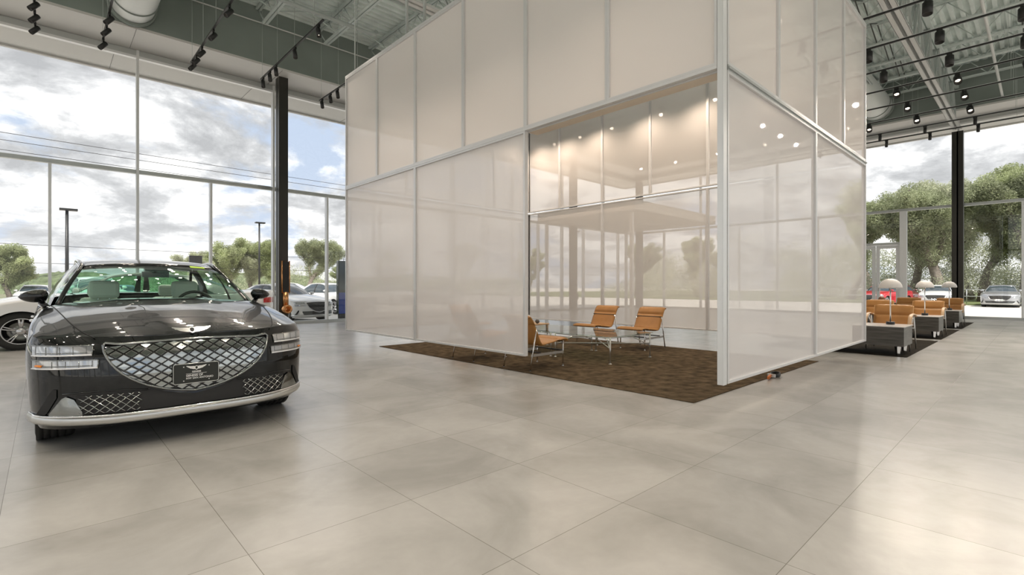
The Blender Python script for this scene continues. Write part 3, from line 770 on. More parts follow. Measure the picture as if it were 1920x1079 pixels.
# armchair: local facing +y
ASL = smooth_prof([(.30, .40), (.28, .43), (.15, .43), (-.08, .40), (-.16, .41), (-.21, .48), (-.27, .64), (-.32, .79), (-.345, .805)], 30)
def make_arm():
    t = thing('armchair', 'x', 'armchair', (0,0,0), 0, 'orange leather armchairs with bent wood arms')
    b = MB(); shell(.58, ASL[:16], .06, b); b.build('seat', M_TAN, t, weld=True)
    b = MB(); shell(.60, ASL[15:], .055, b); b.build('backrest', M_TAN, t, weld=True)
    b = MB(); b.path([(-.30, *ASL[i]) for i in range(16, 31)] + [(.30, *ASL[i]) for i in range(30, 15, -1)], .010, 6); b.build('piping', M_TAND, t)
    for s in (-1, 1):
        P = [(-.30, .62), (-.10, .665), (.12, .66), (.24, .61), (.30, .50), (.32, .42)]
        P = smooth_prof(P, 20); b = MB(); b.path([(s*.335, y, z) for y, z in P], .02, 8, flat=(1.6, .7)); b.build('armrest', M_OAK, t)
        for y0, y1 in ((.10, .02), (-.06, -.02)):
            pass
        b = MB(); b.tube((s*.33, .31, .45), (s*.33, .26, 0), .013, .010, n=8); b.build('leg', M_SATIN, t)
        b = MB(); b.tube((s*.33, -.16, .63), (s*.33, -.40, 0), .013, .010, n=8); b.build('leg', M_SATIN, t)
        b = MB(); b.tube((s*.33, .08, .64), (s*.30, -.02, .40), .011, n=8); b.tube((s*.33, -.10, .64), (s*.30, -.02, .40), .011, n=8); b.build('arm_strut', M_SATIN, t)
    b = MB(); b.tube((-.33, .28, .37), (.33, .28, .37), .01, n=8); b.tube((-.33, -.22, .40), (.33, -.22, .40), .01, n=8); b.build('crossbar', M_SATIN, t)
    return t
R0 = make_arm(); R0.location = (11.75, 2.0, .008); R0.rotation_euler = (0, 0, PI/2); R0['label'] = 'orange leather armchair pulled up behind the nearest console, under its lamp'
dup(R0, (15.86, 1.98, .008), PI/2, 'orange leather armchair behind the middle console')
dup(R0, (19.85, 1.96, .008), PI/2, 'orange leather armchair behind the farthest console')
dup(R0, (15.86, 2.98, .008), PI/2, 'orange leather armchair behind the middle console, next to the enclosure edge')
dup(R0, (19.85, 2.95, .008), PI/2, 'orange leather armchair behind the farthest console, left of the column')
b = MB(); b.lathe([(.0001, 0), (.03, 0), (.012, .03), (.012, .19), (.05, .21), (.085, .25), (.095, .29), (.085, .33), (.04, .37), (.0001, .375)], n=28)
tag(b.build('globe_ornament', mat('brown_glaze', (.25, .10, .04), .3), loc=(19.0, 3.45, .508)), 'brown globe ornament on a thin stem on the farthest console', 'ornament')

# copper wall fixture on the left column and pillar outside
t = thing('copper_fixture', 'copper framed pipe fixture with open round end on the left dark column', 'fixture', (5.24, 15.45, 0))
b = MB(); b.path([(-.10, 0, 1.0), (-.10, 0, 1.95), (.11, 0, 1.95), (.11, 0, 1.0)], .022, 8); b.build('frame_tube', M_COPPER, t)
b = MB(); b.box((-.085, -.02, 1.0), (.095, .01, 1.93)); b.build('backplate', M_BLK, t)
b = MB(); b.tube((.0, 0, .60), (.0, 0, 1.02), .085, n=20); b.build('down_pipe', M_COPPER, t)
b = MB(); b.lathe([(.0001, .12), (.12, .12), (.13, .10), (.13, -.20), (.10, -.22), (.085, -.22), (.08, 0), (.0001, 0)], (.0, 0, .52), 'y', 28); b.build('open_end', M_COPPER, t)
t = thing('display_pillar', 'tall dark glossy pillar with blue lower half standing outside the left window', 'pillar', (8.76, 19.0, -.2))
b = MB(); b.box((-.36, -.1, .3), (.36, .1, 2.4)); b.build('cabinet', mat('gloss_black_panel', (.015, .03, .02), .08), t, bevel=.02)
b = MB(); b.box((-.34, -.105, .32), (.34, -.1, 1.15)); b.build('blue_panel', mat('gloss_blue_panel', (.01, .05, .35), .15), t)
b = MB(); b.box((-.30, -.08, 0), (.30, .08, .3)); b.build('base', M_BLK, t)
b = MB(); b.path([(-.1, 0, 2.4), (-.08, 0, 2.6), (.0, 0, 2.7), (.3, 0, 2.72)], .012, 6); b.build('antenna', M_BLK, t)
# entrance mat outside and railing
b = MB(); b.box((26.2, 1.2, -.2), (28.6, 4.2, -.185)); tag(b.build('entrance_mat', mat('grey_mat', (.20, .21, .22), .9)), 'grey walk-off mat on the pale concrete outside the right glass wall', 'mat')
# ------------------------------------------------------------------ cars (local: nose at y=0 pointing to -y, length along +y)
def paint(name, c, metal=0.0, rough=.25): return mat(name, c, rough, metal, 0.5, 1.0)
P_BLACK = mat('gloss_black_paint', (.004, .005, .005), .25, 0, .05, 1.0)
P_WHITE = paint('white_paint_car', (.78, .78, .77))
P_RED = paint('red_paint_car', (.45, .02, .03)); P_SILV = paint('silver_paint_car', (.42, .43, .45), .5)
P_DRED = paint('dark_red_paint_car', (.13, .03, .03)); P_BLUE = paint('blue_paint_car', (.03, .08, .25)); P_GREY = paint('grey_paint_car', (.16, .17, .18), .3)
G_DARK = mat('dark_car_glass', (.035, .05, .06), .03, 0, .8, 0)
G_WIND = glass_mat('green_tinted_windscreen', (.80, .97, .88), .05)
G_SIDE = glass_mat('green_tinted_side_glass', (.68, .86, .78), .07)
M_TYRE = mat('tyre_rubber', (.022, .022, .020), .75); M_RIM = mat('machined_rim', (.62, .62, .63), .22, .9); M_RIMD = mat('dark_rim', (.05, .05, .05), .3, .6)
M_PIANO = mat('piano_black_trim', (.008, .008, .008), .10, 0, .6); M_MATT = mat('matt_black_grille', (.012, .012, .012), .7)
M_CELL = mat('grille_cell_silver', (.42, .44, .43), .08, 1.0); M_DARKCH = mat('dark_chrome', (.30, .31, .30), .15, 1.0)
M_LENS = mat('headlamp_lens', (.42, .44, .46), .06, .55, .8, 1.0); M_DRL = mat('lamp_light_bar', (.85, .86, .88), .15, .2, .6, 1.0); M_AMB = mat('amber_reflector', (.8, .25, .03), .2)
M_TAIL = mat('tail_lamp_red', (.5, .01, .01), .15, 0, .6, 1.0); M_SEAT = mat('pale_seat_leather', (.80, .80, .74), .5); M_PLATE = mat('black_plate', (.012, .014, .010), .35)
M_INK = mat('white_lettering', (.82, .82, .80), .4)
LEN, HW, DF, DR, WR = 4.995, .9625, .50, .50, .352
YF, YR = .855, 3.865
def sinterp(x, xs, ys, w):
    return float(np.mean(np.interp([x - w, x - .6*w, x - .25*w, x, x + .25*w, x + .6*w, x + w], xs, ys)))
def Wz(z): return sinterp(z, [.15,.24,.34,.50,.68,.80,.92,1.05], [.88,.93,.950,.957,.9625,.955,.930,.885], .05)
def y0f(z): return interp(z, [.15,.22,.27,.33,.40,.55,.68,.76,.82,.90], [.16,.05,.0,.0,.02,.015,.035,.065,.10,.17])
def y0r(z): return interp(z, [.15,.30,.45,.62,.80,.98,1.08,1.14], [.12,.02,.0,.03,.05,.03,.0,.03])
def Hc(y): return sinterp(y, [0,.08,.16,.30,.5,.8,1.1,1.3,2.5,3.6,4.25,4.85,5.0], [.785,.808,.845,.888,.936,1.003,1.054,1.080,1.075,1.088,1.115,1.125,1.10], min(.16, .03 + max(0, y)*.35))
def Htop(x, y):
    xr = .12 + .30*max(0, min(1, y/1.3)); z = Hc(y) - .075*min(1.1, abs(x)/.9)**3
    if y < 1.5:
        f = sstep(y/.25)
        z += .007*f*(1 - sstep((abs(x) - xr)/.035 + .5)) 
        z += .008*f*math.exp(-((abs(x) - .74)/.09)**2)*1.0
    return z
def Ps(s, z):
    """s: ('f',theta) | ('s',y) | ('r',theta)"""
    k, v = s; W = Wz(z)
    if k == 'f':
        y0 = y0f(z); return (W*math.sin(v)**(2/2.8) if v > 0 else 0., y0 + (DF - y0)*(1 - math.cos(v)))
    if k == 's':
        dip = .016*math.exp(-((z-.50)/.13)**2) * sstep((v-1.25)/.2)*sstep((3.45-v)/.2)
        bul = .012*(math.exp(-((v-YF)/.35)**2) + math.exp(-((v-YR)/.38)**2))
        return (W - dip + bul*sstep((z-.3)/.3) - .012*0, v)
    y0 = y0r(z); return (W*math.sin(v)**(2/2.6) if v > 0 else 0., LEN - y0 - (DR - y0)*(1 - math.cos(v)))
def front_pt(x, z, off=0.0):
    def P(x, z):
        W = Wz(z); q = min(.9995, abs(x)/W); th = math.asin(q**1.4); y0 = y0f(z)
        return Vector((x, y0 + (DF-y0)*(1-math.cos(th)), z))
    p = P(x, z)
    if not off: return p
    e = .004; du = P(x+e, z) - P(x-e, z); dv = P(x, z+e) - P(x, z-e); n = du.cross(dv).normalized()
    if n.y > 0: n = -n
    return p + n*off
RA = .385
def body_samples(hi):
    S = []
    ys = [0, .002, .007, .015, .027, .042, .06, .082, .11, .14, .175, .215, .26, .31, .36, .41, .45, YF-RA-.002, YF-RA+.002, .485, .50] if hi else [0, .006, .025, .06, .12, .20, .30, .40, YF-RA-.002, YF-RA+.002, .485, .50]
    for y in ys: S.append(('f', math.acos(max(-1, min(1, 1 - y/DF)))))
    sy = [.52, .55, .58, .62, .67, .72, .78, .84, .88, .94, 1.0, 1.06, 1.12, 1.17, 1.21, YF+RA-.006, YF+RA-.001, YF+RA+.003, 1.32, 1.45, 1.7, 2.0, 2.4, 2.8, 3.2, 3.40, YR-RA-.003, YR-RA+.001, YR-RA+.006, 3.52, 3.57, 3.63, 3.70, 3.78, 3.86, 3.94, 4.02, 4.09, 4.15, 4.20, YR+RA-.006, YR+RA-.001, YR+RA+.003, 4.32, 4.40]
    for y in sy: S.append(('s', y))
    yr = [4.495, 4.56, 4.64, 4.72, 4.8, 4.87, 4.92, 4.96, 4.98, 4.995]
    for y in yr: S.append(('r', math.acos(max(0, min(1, 1 - (LEN-y)/DR)))))
    return S
def car_body(hi, t, pm, hs=1.0):
    S = body_samples(hi); NT = 26 if hi else 12; b = MB(); rows = []; sh = []
    for s in S:
        z = .95
        for _ in range(5):
            x, y = Ps(s, z); z = Htop(x, y)
        zs = z; x, y = Ps(s, .35); zb = .17
        for yc in (YF, YR):
            if abs(y-yc) < RA and x > .6: zb = .345 + math.sqrt(RA*RA - (y-yc)**2)
        col = []
        for i in range(NT+1):
            tt = i/NT; zz = zb + (zs - zb)*tt; x, y = Ps(s, zz)
            e = max(0, (tt-.86)/.14); x2 = x - .022*e*e*(1 if s[0] == 's' else .6); y2 = y + (.018*e*e if s[0] == 'f' else (-.018*e*e if s[0] == 'r' else 0))
            col.append((x2, y2, zz - .0*e))
        rows.append(col); sh.append(col[-1])
    for sg in (1, -1):
        b.grid([[(sg*p[0], p[1], p[2]) for p in col] for col in rows], 0, True, flip=(sg < 0))
    body = b.build('body', pm, t, weld=True)
    # hood and boot lid
    def top(name, idx, m=None):
        b = MB(); NC = 44 if hi else 14; G = []
        for i in idx:
            x, y, z = sh[i]; r = []
            for j in range(NC+1):
                u = -1 + 2*j/NC; xx = x*math.sin(u*PI/2) if x > .01 else x*u
                zz = Htop(xx, y) ; k = sstep((abs(u) - .8)/.2) if True else 0
                r.append((xx, y, zz + (z - Htop(x, y))*k))
            G.append(r)
        b.grid(G, 0, True); return b.build(name, m or pm, t, weld=True)
    fi = [i for i in range(len(S)) if sh[i][1] < 1.46]; ri = [i for i in range(len(S)) if sh[i][1] > 4.05]
    # finer rows for the bonnet: interpolate shoulder
    if hi:
        base = [sh[i] for i in fi]; newsh = []
        for i in range(len(base)-1):
            for q in range(3): newsh.append(tuple(lerp(base[i][k], base[i+1][k], q/3) for k in range(3)))
        newsh.append(base[-1]); k0 = len(sh); sh.extend(newsh); fi = list(range(k0, k0+len(newsh)))
    hood = top('bonnet', fi); boot = top('boot_lid', ri)
    return body, hood
def ws_bot(u): x = .775*u; y = 1.20 + .27*u*u; return Vector((x, y, Htop(x, y) + .004 - .02*abs(u)**6))
def ws_top(u): return Vector((.585*u, 1.93 + .09*u*u, 1.420 - .026*u*u - .010*u**6))
def rf_hw(y): return interp(y, [1.9, 2.1, 2.6, 3.0, 3.45], [.575, .59, .605, .60, .565])
def rf_z(y): return sinterp(y, [1.93, 2.02, 2.2, 2.45, 2.75, 3.1, 3.42], [1.420, 1.447, 1.482, 1.502, 1.498, 1.474, 1.438], .05)
def rg_top(u): return Vector((.565*u, 3.45 - .10*u*u, rf_z(3.42) - .030*u*u - .012*u**6))
def rg_bot(u): x = .69*u; y = 4.22 - .16*u*u; return Vector((x, y, Htop(x, y) + .003))
def side_bot(a): y = lerp(1.47, 4.12, a); return Vector((.862 - .03*abs(2*a-1)**3, y, Htop(.88, y) + .002))
def side_top(a): y = lerp(2.025, 3.36, a); return Vector((rf_hw(y)*1.0 + .004, y, rf_z(lerp(1.93, 3.42, a)) - .042))
def side_pt(a, c):
    p = side_bot(a).lerp(side_top(a), c); p.x += .035*math.sin(PI*c); return p
def greenhouse(hi, t, pm, gw, gs):
    NU = 24 if hi else 10
    def surf(A, B, bul, n, u0=-1, u1=1, c0=0., c1=1.):
        G = []
        for i in range(n+1):
            c = lerp(c0, c1, i/n); r = []
            for j in range(NU+1):
                u = lerp(u0, u1, j/NU); p = A(u).lerp(B(u), c); k = math.sin(PI*c)*bul; r.append(p + Vector((0, -k*.6 if bul > 0 else -k*.6, abs(k))))
            G.append(r)
        return G
    b = MB(); b.grid(surf(ws_bot, ws_top, .035, 12, -.975, .975, .0, .985)); o = b.build('windscreen', gw, t)
    b = MB(); b.grid(surf(rg_top, rg_bot, -.02, 10, -.96, .96, .02, 1)); b.build('rear_window', gw if hi else gs, t)
    b = MB(); G = []
    for i in range(17):
        y = lerp(0, 1, i/16); r = []
        for j in range(NU+1):
            u = -1 + 2*j/NU; A = ws_top(u); B = rg_top(u); yy = lerp(A.y, B.y, y); yc = lerp(1.93, 3.42, y)
            r.append((rf_hw(yy)*u, yy, rf_z(yc) - .030*u*u - .012*u**6))
        G.append(r)
    b.grid(G); b.build('roof', pm, t, solid=.012)
    for sg in (-1, 1):
        b = MB(); mir = lambda p: (sg*p[0], p[1], p[2])
        G = [[mir(side_pt(a, c)) for c in [k/8 for k in range(9)]] for a in [lerp(.0, .86, i/20) for i in range(21)]]
        b.grid(G, 0, True, flip=sg < 0); b.build('side_window', gs, t)
        b = MB()
        path_ = [ws_bot(1).lerp(ws_top(1), c) + Vector((.012*math.sin(PI*c) + .008, .012, .010 - .012*(1-c))) for c in [k/10 for k in range(10)]]
        path_ += [side_top(a) + Vector((0, 0, .012)) for a in [.04 + .92*k/12 for k in range(13)]]
        path_ += [rg_top(1).lerp(rg_bot(1), c) + Vector((.015, 0, .0)) for c in [.12 + .88*k/8 for k in range(9)]]
        b.path([mir(p) for p in path_], .019, 8)
        G = [[mir(side_pt(a, c) + Vector((.006, 0, .002))) for c in [k/8 for k in range(9)]] for a in [lerp(.84, 1.0, i/6) for i in range(7)]]
        b.grid(G, 0, True, flip=sg < 0)
        b.build('pillar', pm, t)
        b = MB(); G = [[mir(side_pt(a, c) + Vector((.004, 0, 0))) for c in [k/6 for k in range(7)]] for a in (.385, .43)]
        b.grid(G, 0, True, flip=sg < 0); b.build('centre_pillar', M_PIANO, t)
        b = MB(); b.path([mir(side_bot(a) + Vector((.008, 0, .004))) for a in [k/14 for k in range(15)]], .009, 6)
        b.path([mir(side_pt(a, .97) + Vector((.006, 0, 0))) for a in [k/12*.88 for k in range(13)]], .007, 6); b.build('window_trim', M_CHROME, t)
        b = MB()
        b.path([mir(p) for p in [(.845, 1.55, 1.01), (.865, 1.56, 1.03), (.89, 1.575, 1.06)]], .024, 8)
        pr = []
        for i in range(13):
            a = i/12; w = math.sin(PI*min(1, a*1.02))**.45 if 0 < a < 1 else .02
            pr.append((lerp(.838, 1.035, a), 1.585 - .03*math.sin(PI*a), 1.118 - .012*a, .072*(w if a > .5 else w**.4)*(1 - .35*a)))
        vs = []; fs = []; n = 12
        for x, y, z, r in pr:
            for j in range(n):
                an = 2*PI*j/n; cc = math.cos(an); ss = math.sin(an)
                vs.append(mir((x, y + cc*r*(1.0 if cc < 0 else .5), z + abs(ss)**.7*math.copysign(1, ss)*r*.95)))
        for i in range(12):
            for j in range(n): fs.append((i*n+j, i*n+(j+1) % n, (i+1)*n+(j+1) % n, (i+1)*n+j))
        b.add(vs, fs, 0, True); m = b.build('wing_mirror', pm, t, recalc=True)
        g = MB(); g.add([mir((.87, 1.625, 1.07)), mir((1.02, 1.612, 1.085)), mir((1.02, 1.612, 1.135)), mir((.87, 1.625, 1.165))], [(0,1,2,3)]); g.build('mirror_glass', M_CHROME, m)
def wheel_meshes(kind, hi):
    """axis x, outboard +x"""
    b = MB(); w = .118; R = WR; n = 120 if hi else 32
    if hi:
        prof = [(.245, -w+.01), (.30, -w), (.335, -w+.008), (R-.006, -w+.022)]
        for i in range(5):
            a = -w+.026 + i*.0425; prof += [(R, a), (R, a+.034), (R-.008, a+.035), (R-.008, a+.042)]
        prof = prof[:-2] + [(R-.006, w-.022), (.335, w-.008), (.30, w), (.245, w-.01)]
    else: prof = [(.245, -w+.01), (.31, -w), (R-.01, -w+.012), (R, -w+.04), (R, w-.04), (R-.01, w-.012), (.31, w), (.245, w-.01)]
    vs = []; k = len(prof)
    for q, (r, h) in enumerate(prof):
        for j in range(n):
            a = 2*PI*j/n; rr = r - (.006 if hi and r > R-.001 and j % 3 == 0 and 3 < q < k-4 and (q//4) % 2 == (0 if q > 8 else 1) else 0)
            vs.append((h, rr*math.cos(a), rr*math.sin(a)))
    fs = [(i*n+j, i*n+(j+1)%n, (i+1)*n+(j+1)%n, (i+1)*n+j) for i in range(k-1) for j in range(n)]
    b.add(vs, fs, 0, True)
    rim = MB()
    rim.lathe([(.246, -w+.012), (.246, w-.012), (.236, w-.006), (.228, w-.014), (.222, -w+.03)], (0,0,0), 'x', 40 if hi else 24)
    rim.lathe([(.0001, .075), (.055, .075), (.062, .06), (.062, .0), (.0001, 0)], (0,0,0), 'x', 24)
    ns = 5
    for i in range(ns):
        for s in (-1, 1):
            for wd, off, rr in ((.017, .105, .66) if kind == 'twin' else (.020, .14, .66),) if kind != 'multi' else ((.010, .10, .6), (.014, .30, 1)):
                a0 = 2*PI*i/ns + s*off*.9 + .3; a1 = 2*PI*i/ns + s*off*(1.0 if kind != 'multi' else 1.35) + .3
                p0 = (.055, .05*math.cos(a0), .05*math.sin(a0)); p1 = (.088, .236*math.cos(a1), .236*math.sin(a1))
                rim.path([p0, p1], [wd*1.2, wd], 6, 1 if wd < .012 else 0, flat=(1, .7))
    disc = MB(); disc.lathe([(.0001, -.01), (.17, -.01), (.17, .012), (.0001, .012)], (0,0,0), 'x', 32)
    cal = MB(); cal.add([], [])
    pts = [(-.02 + .0, .155*math.cos(a), .155*math.sin(a)) for a in [lerp(-.5, .5, k/6) for k in range(7)]]
    cal.path([(.02, p[1], p[2]) for p in pts], .035, 6)
    return b, rim, disc, cal
WM = {}
def add_wheel(t, loc, sg, kind, hi, steer=0, cal=None):
    key = (kind, hi)
    if key not in WM:
        a, r, d, c = wheel_meshes(kind, hi)
        o1 = a.build('wheel', M_TYRE); o2 = r.build('rim', [M_RIM, M_RIM], o1); o3 = d.build('brake_disc', M_DARKCH, o1)
        o4 = c.build('brake_caliper', cal or M_BLK, o1)
        WM[key] = o1; o1.parent = t; o1.location = loc; o1.rotation_euler = (0, 0, (0 if sg > 0 else PI) + steer); return o1
    src = WM[key]; o = src.copy(); COL.objects.link(o); o.parent = t; o.location = loc; o.rotation_euler = (0, 0, (0 if sg > 0 else PI) + steer)
    for ch in list(src.children):
        c = ch.copy(); COL.objects.link(c); c.parent = o
        if ch.name.startswith('brake_caliper') and cal: 
            c.material_slots[0].link = 'OBJECT'; c.material_slots[0].material = cal
    return o
def patch(b, x0, x1, zlo, zhi, off, nx=10, nz=4, mi=0, sg=1):
    G = []
    for i in range(nx+1):
        x = lerp(x0, x1, i/nx); a, c = zlo(x), zhi(x)
        G.append([tuple(Vector((sg*front_pt(x, lerp(a, c, k/nz), off).x,)+tuple(front_pt(x, lerp(a, c, k/nz), off))[1:])) for k in range(nz+1)])
    b.grid(G, mi, True, flip=(sg > 0))
def ed(b, pts, r, off, mi=0, n=6, sg=1, flat=None, closed=False):
    P = [front_pt(abs(x), z, off) for x, z in pts]
    b.path([(sg*p.x if x >= 0 else -sg*p.x, p.y, p.z) for (x, z), p in zip(pts, P)], r, n, mi, flat=flat, closed=closed)
GB = lambda x: interp(abs(x), [0, .10, .2, .30, .38, .45, .50, .535, .555], [.385, .400, .425, .462, .505, .560, .615, .680, .745])
GT = lambda x: .778 - .022*(abs(x)/.56)**2 - (.02 if abs(x) > .545 else 0)
def wings(S, w, h, put, mi=0):
    """winged badge: polygons in (u,v), put(u,v)->3D"""
    for s in (-1, 1):
        for P in ([(.16,.50),(.55,.52),(1.0,.80),(.97,.50),(.60,.20),(.16,.16)], [(.16,.12),(.58,.14),(.90,.40),(.84,.12),(.50,-.16),(.16,-.18)], [(.16,-.22),(.46,-.22),(.74,.02),(.62,-.30),(.30,-.62),(.14,-.66)]):
            P = [(s*w*x, h*y) for x, y in P]
            S.prism(P[::-1] if s > 0 else P, put, 0, .0022, mi)
    P = [(w*.17*math.cos(a), h*.66*math.sin(a) - (0 if math.sin(a) > 0 else h*.3*abs(math.sin(a)))) for a in [2*PI*i/20 for i in range(20)]]
    S.prism(P, put, 0, .0035, mi)
    S.prism([(x*.68, y*.68) for x, y in P], put, .0035, .0042, 1)
def car_front(t, hi, pm, grille='crest'):
    b = MB()
    patch(b, 0, .548, lambda x: GB(x)+.002, lambda x: GT(x)-.002, .004, 24, 10); patch(b, 0, .548, lambda x: GB(x)+.002, lambda x: GT(x)-.002, .004, 24, 10, sg=-1)
    g = b.build('grille', M_MATT if not hi else M_PIANO, t)
    b = MB(); dx, dz = (.088, .060) if hi else (.14, .09)
    nx = int(.6/dx) + 1
    for i in range(-nx*2, nx*2+1):
        for j in range(0, 20):
            if (i + j) % 2: continue
            cx = i*dx/2; cz = .37 + j*dz/2
            if abs(cx) > .545 or cz < GB(cx) - .005 or cz > GT(cx) + .003: continue
            gp = .0045 if hi else .0095
            def q(k):
                out = []
                for u, v in ((-1, 0), (0, -1), (1, 0), (0, 1)):
                    x = cx + u*(dx/2 - gp*k*1.5); z = cz + v*(dz/2 - gp*k)
                    x = max(-.546, min(.546, x)); z = max(GB(x)+.006, min(GT(x)-.006, z)); out.append((x, z))
                return out
            o1 = [front_pt(x, z, .006) for x, z in q(1)]; o2 = [front_pt(x, z, .011) for x, z in q(1.35)]; o3 = [front_pt(x, z, .008) for x, z in q(1.8)]
            for s, e, mi in ((o1, o2, 0), (o2, o3, 0)):
                for k in range(4): b.add([s[k], s[(k+1) % 4], e[(k+1) % 4], e[k]], [(0,1,2,3)], mi)
            b.add(o3, [(0,1,2,3)], 1)
    b.build('grille_lattice', [M_CHROME if hi else M_DARKCH, M_CELL if hi else M_MATT], g)
    b = MB(); X = [0, .05, .1, .15, .2, .25, .3, .35, .40, .45, .48, .51, .535, .550]
    ol = [(-x, GB(x)) for x in X[::-1]] + [(x, GB(x)) for x in X[1:]] + [(.556, .765), (.54, .782)] + [(x, GT(x)+.004) for x in (.45, .3, .15, 0, -.15, -.3, -.45)] + [(-.54, .782), (-.556, .765)]
    ed(b, ol, [.011]*len(ol), .010, closed=True, n=8, flat=(1, .8)); b.build('grille_surround', M_DARKCH if hi else M_CHROME, t)
    # twin line head lamps
    for sg in (-1, 1):
        b = MB()
        for z0, z1, x0 in ((.700, .775, .615), (.610, .676, .585)):
            lo = lambda x, z0=z0: z0 + .0*(x-.6); hi_ = lambda x, z1=z1: z1 + .012*(x-.6)
            patch(b, x0, .925, lo, hi_, .004, 16, 3, 0, sg)
        h = b.build('headlamp', M_LENS, t)
        b = MB()
        for z0, z1, x0 in ((.700, .775, .615), (.610, .676, .585)):
            xs_ = [lerp(x0, .925, k/12) for k in range(13)]
            ed(b, [(x, z0 + .006) for x in xs_], .006, .007, 1, sg=sg)
            ed(b, [(x, z0 + .010 + .012) for x in xs_[1:-1]], .0035, .007, 0, sg=sg)
            ed(b, [(x, z1 - .004 + .012*(x-.6)) for x in xs_], .003, .007, 0, sg=sg)
            ed(b, [(x0, z0+.006), (x0-.005, z1-.004)], .004, .007, 0, sg=sg)
            for q in range(4): ed(b, [(x0+.03+.07*q, z0+.012), (x0+.03+.07*q, z1-.01)], .002, .006, 0, sg=sg)
        b.build('light_bar', [M_DARKCH, M_DRL], h)
        if hi:
            b = MB(); ed(b, [(.875, .634), (.905, .636)], .008, .008, sg=sg); b.build('amber_reflector', M_AMB, h)
        # lower corner: black opening, lattice, bright corner plate
        b = MB(); patch(b, .30, .70, lambda x: .288, lambda x: .425 - .0*(x), .004, 14, 4, 0, sg); lo_ = b.build('side_intake', M_MATT, t)
        b = MB(); d = .058
        for k in range(-3, 14):
            for sl in (-1, 1):
                pts = []
                for q in range(9):
                    z = lerp(.292, .420, q/8); x = .40 + d*k*1.0 + sl*(z-.36)*1.25
                    if .335 < x < .69: pts.append((x, z))
                if len(pts) > 1: ed(b, pts, .004, .010, 0, sg=sg, n=4)
        b.build('intake_lattice', M_DARKCH, lo_)
        b = MB(); patch(b, .665, .835, lambda x: .288, lambda x: interp(x, [.665, .71, .76, .835], [.31, .40, .425, .30]), .012, 8, 4, 0, sg); b.build('corner_plate', M_DARKCH if hi else M_SATIN, t)
        b = MB(); patch(b, .80, .90, lambda x: max(.292, .30 + (.86-x)*2.2 - .02), lambda x: min(.47, max(.30, .30 + (.90-x)*2.2)), .006, 10, 4, 0, sg); b.build('air_slot', M_MATT, t)
        b = MB(); ed(b, [(.30, .432), (.45, .445), (.60, .446), (.70, .443), (.77, .438)], .006, .003, 0, sg=sg); b.build('intake_brow', P_BLACK if hi else pm, t)
    b = MB(); patch(b, 0, .62, lambda x: .286, lambda x: GB(x)-.022 if abs(x) < .3 else min(.425, GB(x)-.022), .003, 20, 3); patch(b, 0, .62, lambda x: .286, lambda x: GB(x)-.022 if abs(x) < .3 else min(.425, GB(x)-.022), .003, 20, 3, sg=-1); b.build('lower_intake', M_MATT, t)
    b = MB(); xs_ = [lerp(-.945, .945, k/44) for k in range(45)]
    P = [front_pt(x, .245 + .03*max(0, abs(x)-.5), .012) for x in xs_]
    b.path(P, .032, 8, 0, flat=(.5, 1.05)); P = [front_pt(x, .274 + .03*max(0, abs(x)-.5), .016) for x in xs_]; b.path(P, .008, 8, 1)
    b.build('chin_strip', [M_SATIN, M_CHROME], t)
def car_common(t, hi, pm, kind, steer=0, cal=None, gw=None, gs=None):
    car_body(hi, t, pm); greenhouse(hi, t, pm, gw or G_DARK, gs or G_DARK)
    b = MB(); b.box((-.80, .45, .16), (.80, 4.75, .24)); b.box((-.66, .45, .2), (.66, 1.25, .70)); b.box((-.66, 3.5, .2), (.66, 4.6, .8)); 
    for yc in (YF, YR):
        for sg in (-1, 1): b.path([(sg*.62, yc + RA*1.04*math.cos(a), .345 + RA*1.04*math.sin(a)) for a in [lerp(-.25, PI+.25, k/14) for k in range(15)]], .02, 4)
    for yc in (YF, YR):
        for sg in (-1, 1):
            G = [[(sg*x, yc + RA*math.cos(a), .345 + RA*math.sin(a)) for x in (.62, .945)] for a in [lerp(0, PI, k/20) for k in range(21)]]
            b.grid(G, 0, True)
            b.add([(sg*.62, yc-RA, .2), (sg*.62, yc+RA, .2), (sg*.62, yc+RA, .75), (sg*.62, yc-RA, .75)], [(0,1,2,3)])
    b.build('underbody', M_MATT, t)
    b = MB(); hd = MB()
    for sg in (-1, 1):
        for ya, yb in ((1.50, 1.56), (2.62, 2.60), (3.52, 3.36)):
            b.path([(sg*(Ps(('s', lerp(ya, yb, k/8)), z)[0] + .0005), lerp(ya, yb, k/8), z) for k, z in enumerate([lerp(.97, .30, q/8) for q in range(9)])], .0035, 4)
        b.path([(sg*(Ps(('s', y), .30)[0] + .0005), y, .30) for y in (1.56, 2.0, 2.6, 3.0, 3.36)], .0035, 4)
        for ya in (2.42, 3.30):
            hd.path([(sg*(Ps(('s', y), .855)[0] + o_), y, .855) for y, o_ in ((ya-.09, .002), (ya-.07, .022), (ya+.07, .022), (ya+.09, .002))], .011, 6)
    b.build('door_gap', M_MATT, t); hd.build('door_handle', M_CHROME if hi else pm, t)
    for i, (yc, sg) in enumerate(((YF, -1), (YF, 1), (YR, -1), (YR, 1))):
        add_wheel(t, (sg*.80, yc, WR), sg, kind, hi, steer if yc == YF else 0, cal)
    for sg in (-1, 1):
        b = MB()
        for k in range(6):
            pass
        G = []
        for th in [lerp(.35, 1.35, k/10) for k in range(11)]:
            r = []
            for z in (.80, .86, .93):
                x, y = Ps(('r', th), z); r.append((sg*(x+.004), y+.006, z))
            G.append(r)
        b.grid(G, 0, True, flip=sg > 0); b.build('tail_lamp', M_TAIL, t)
def recolor(car, m_old, m_new):
    for o in [car] + list(car.children_recursive):
        if o.type == 'MESH':
            for sl in o.material_slots:
                if sl.material == m_old: sl.link = 'OBJECT'; sl.material = m_new

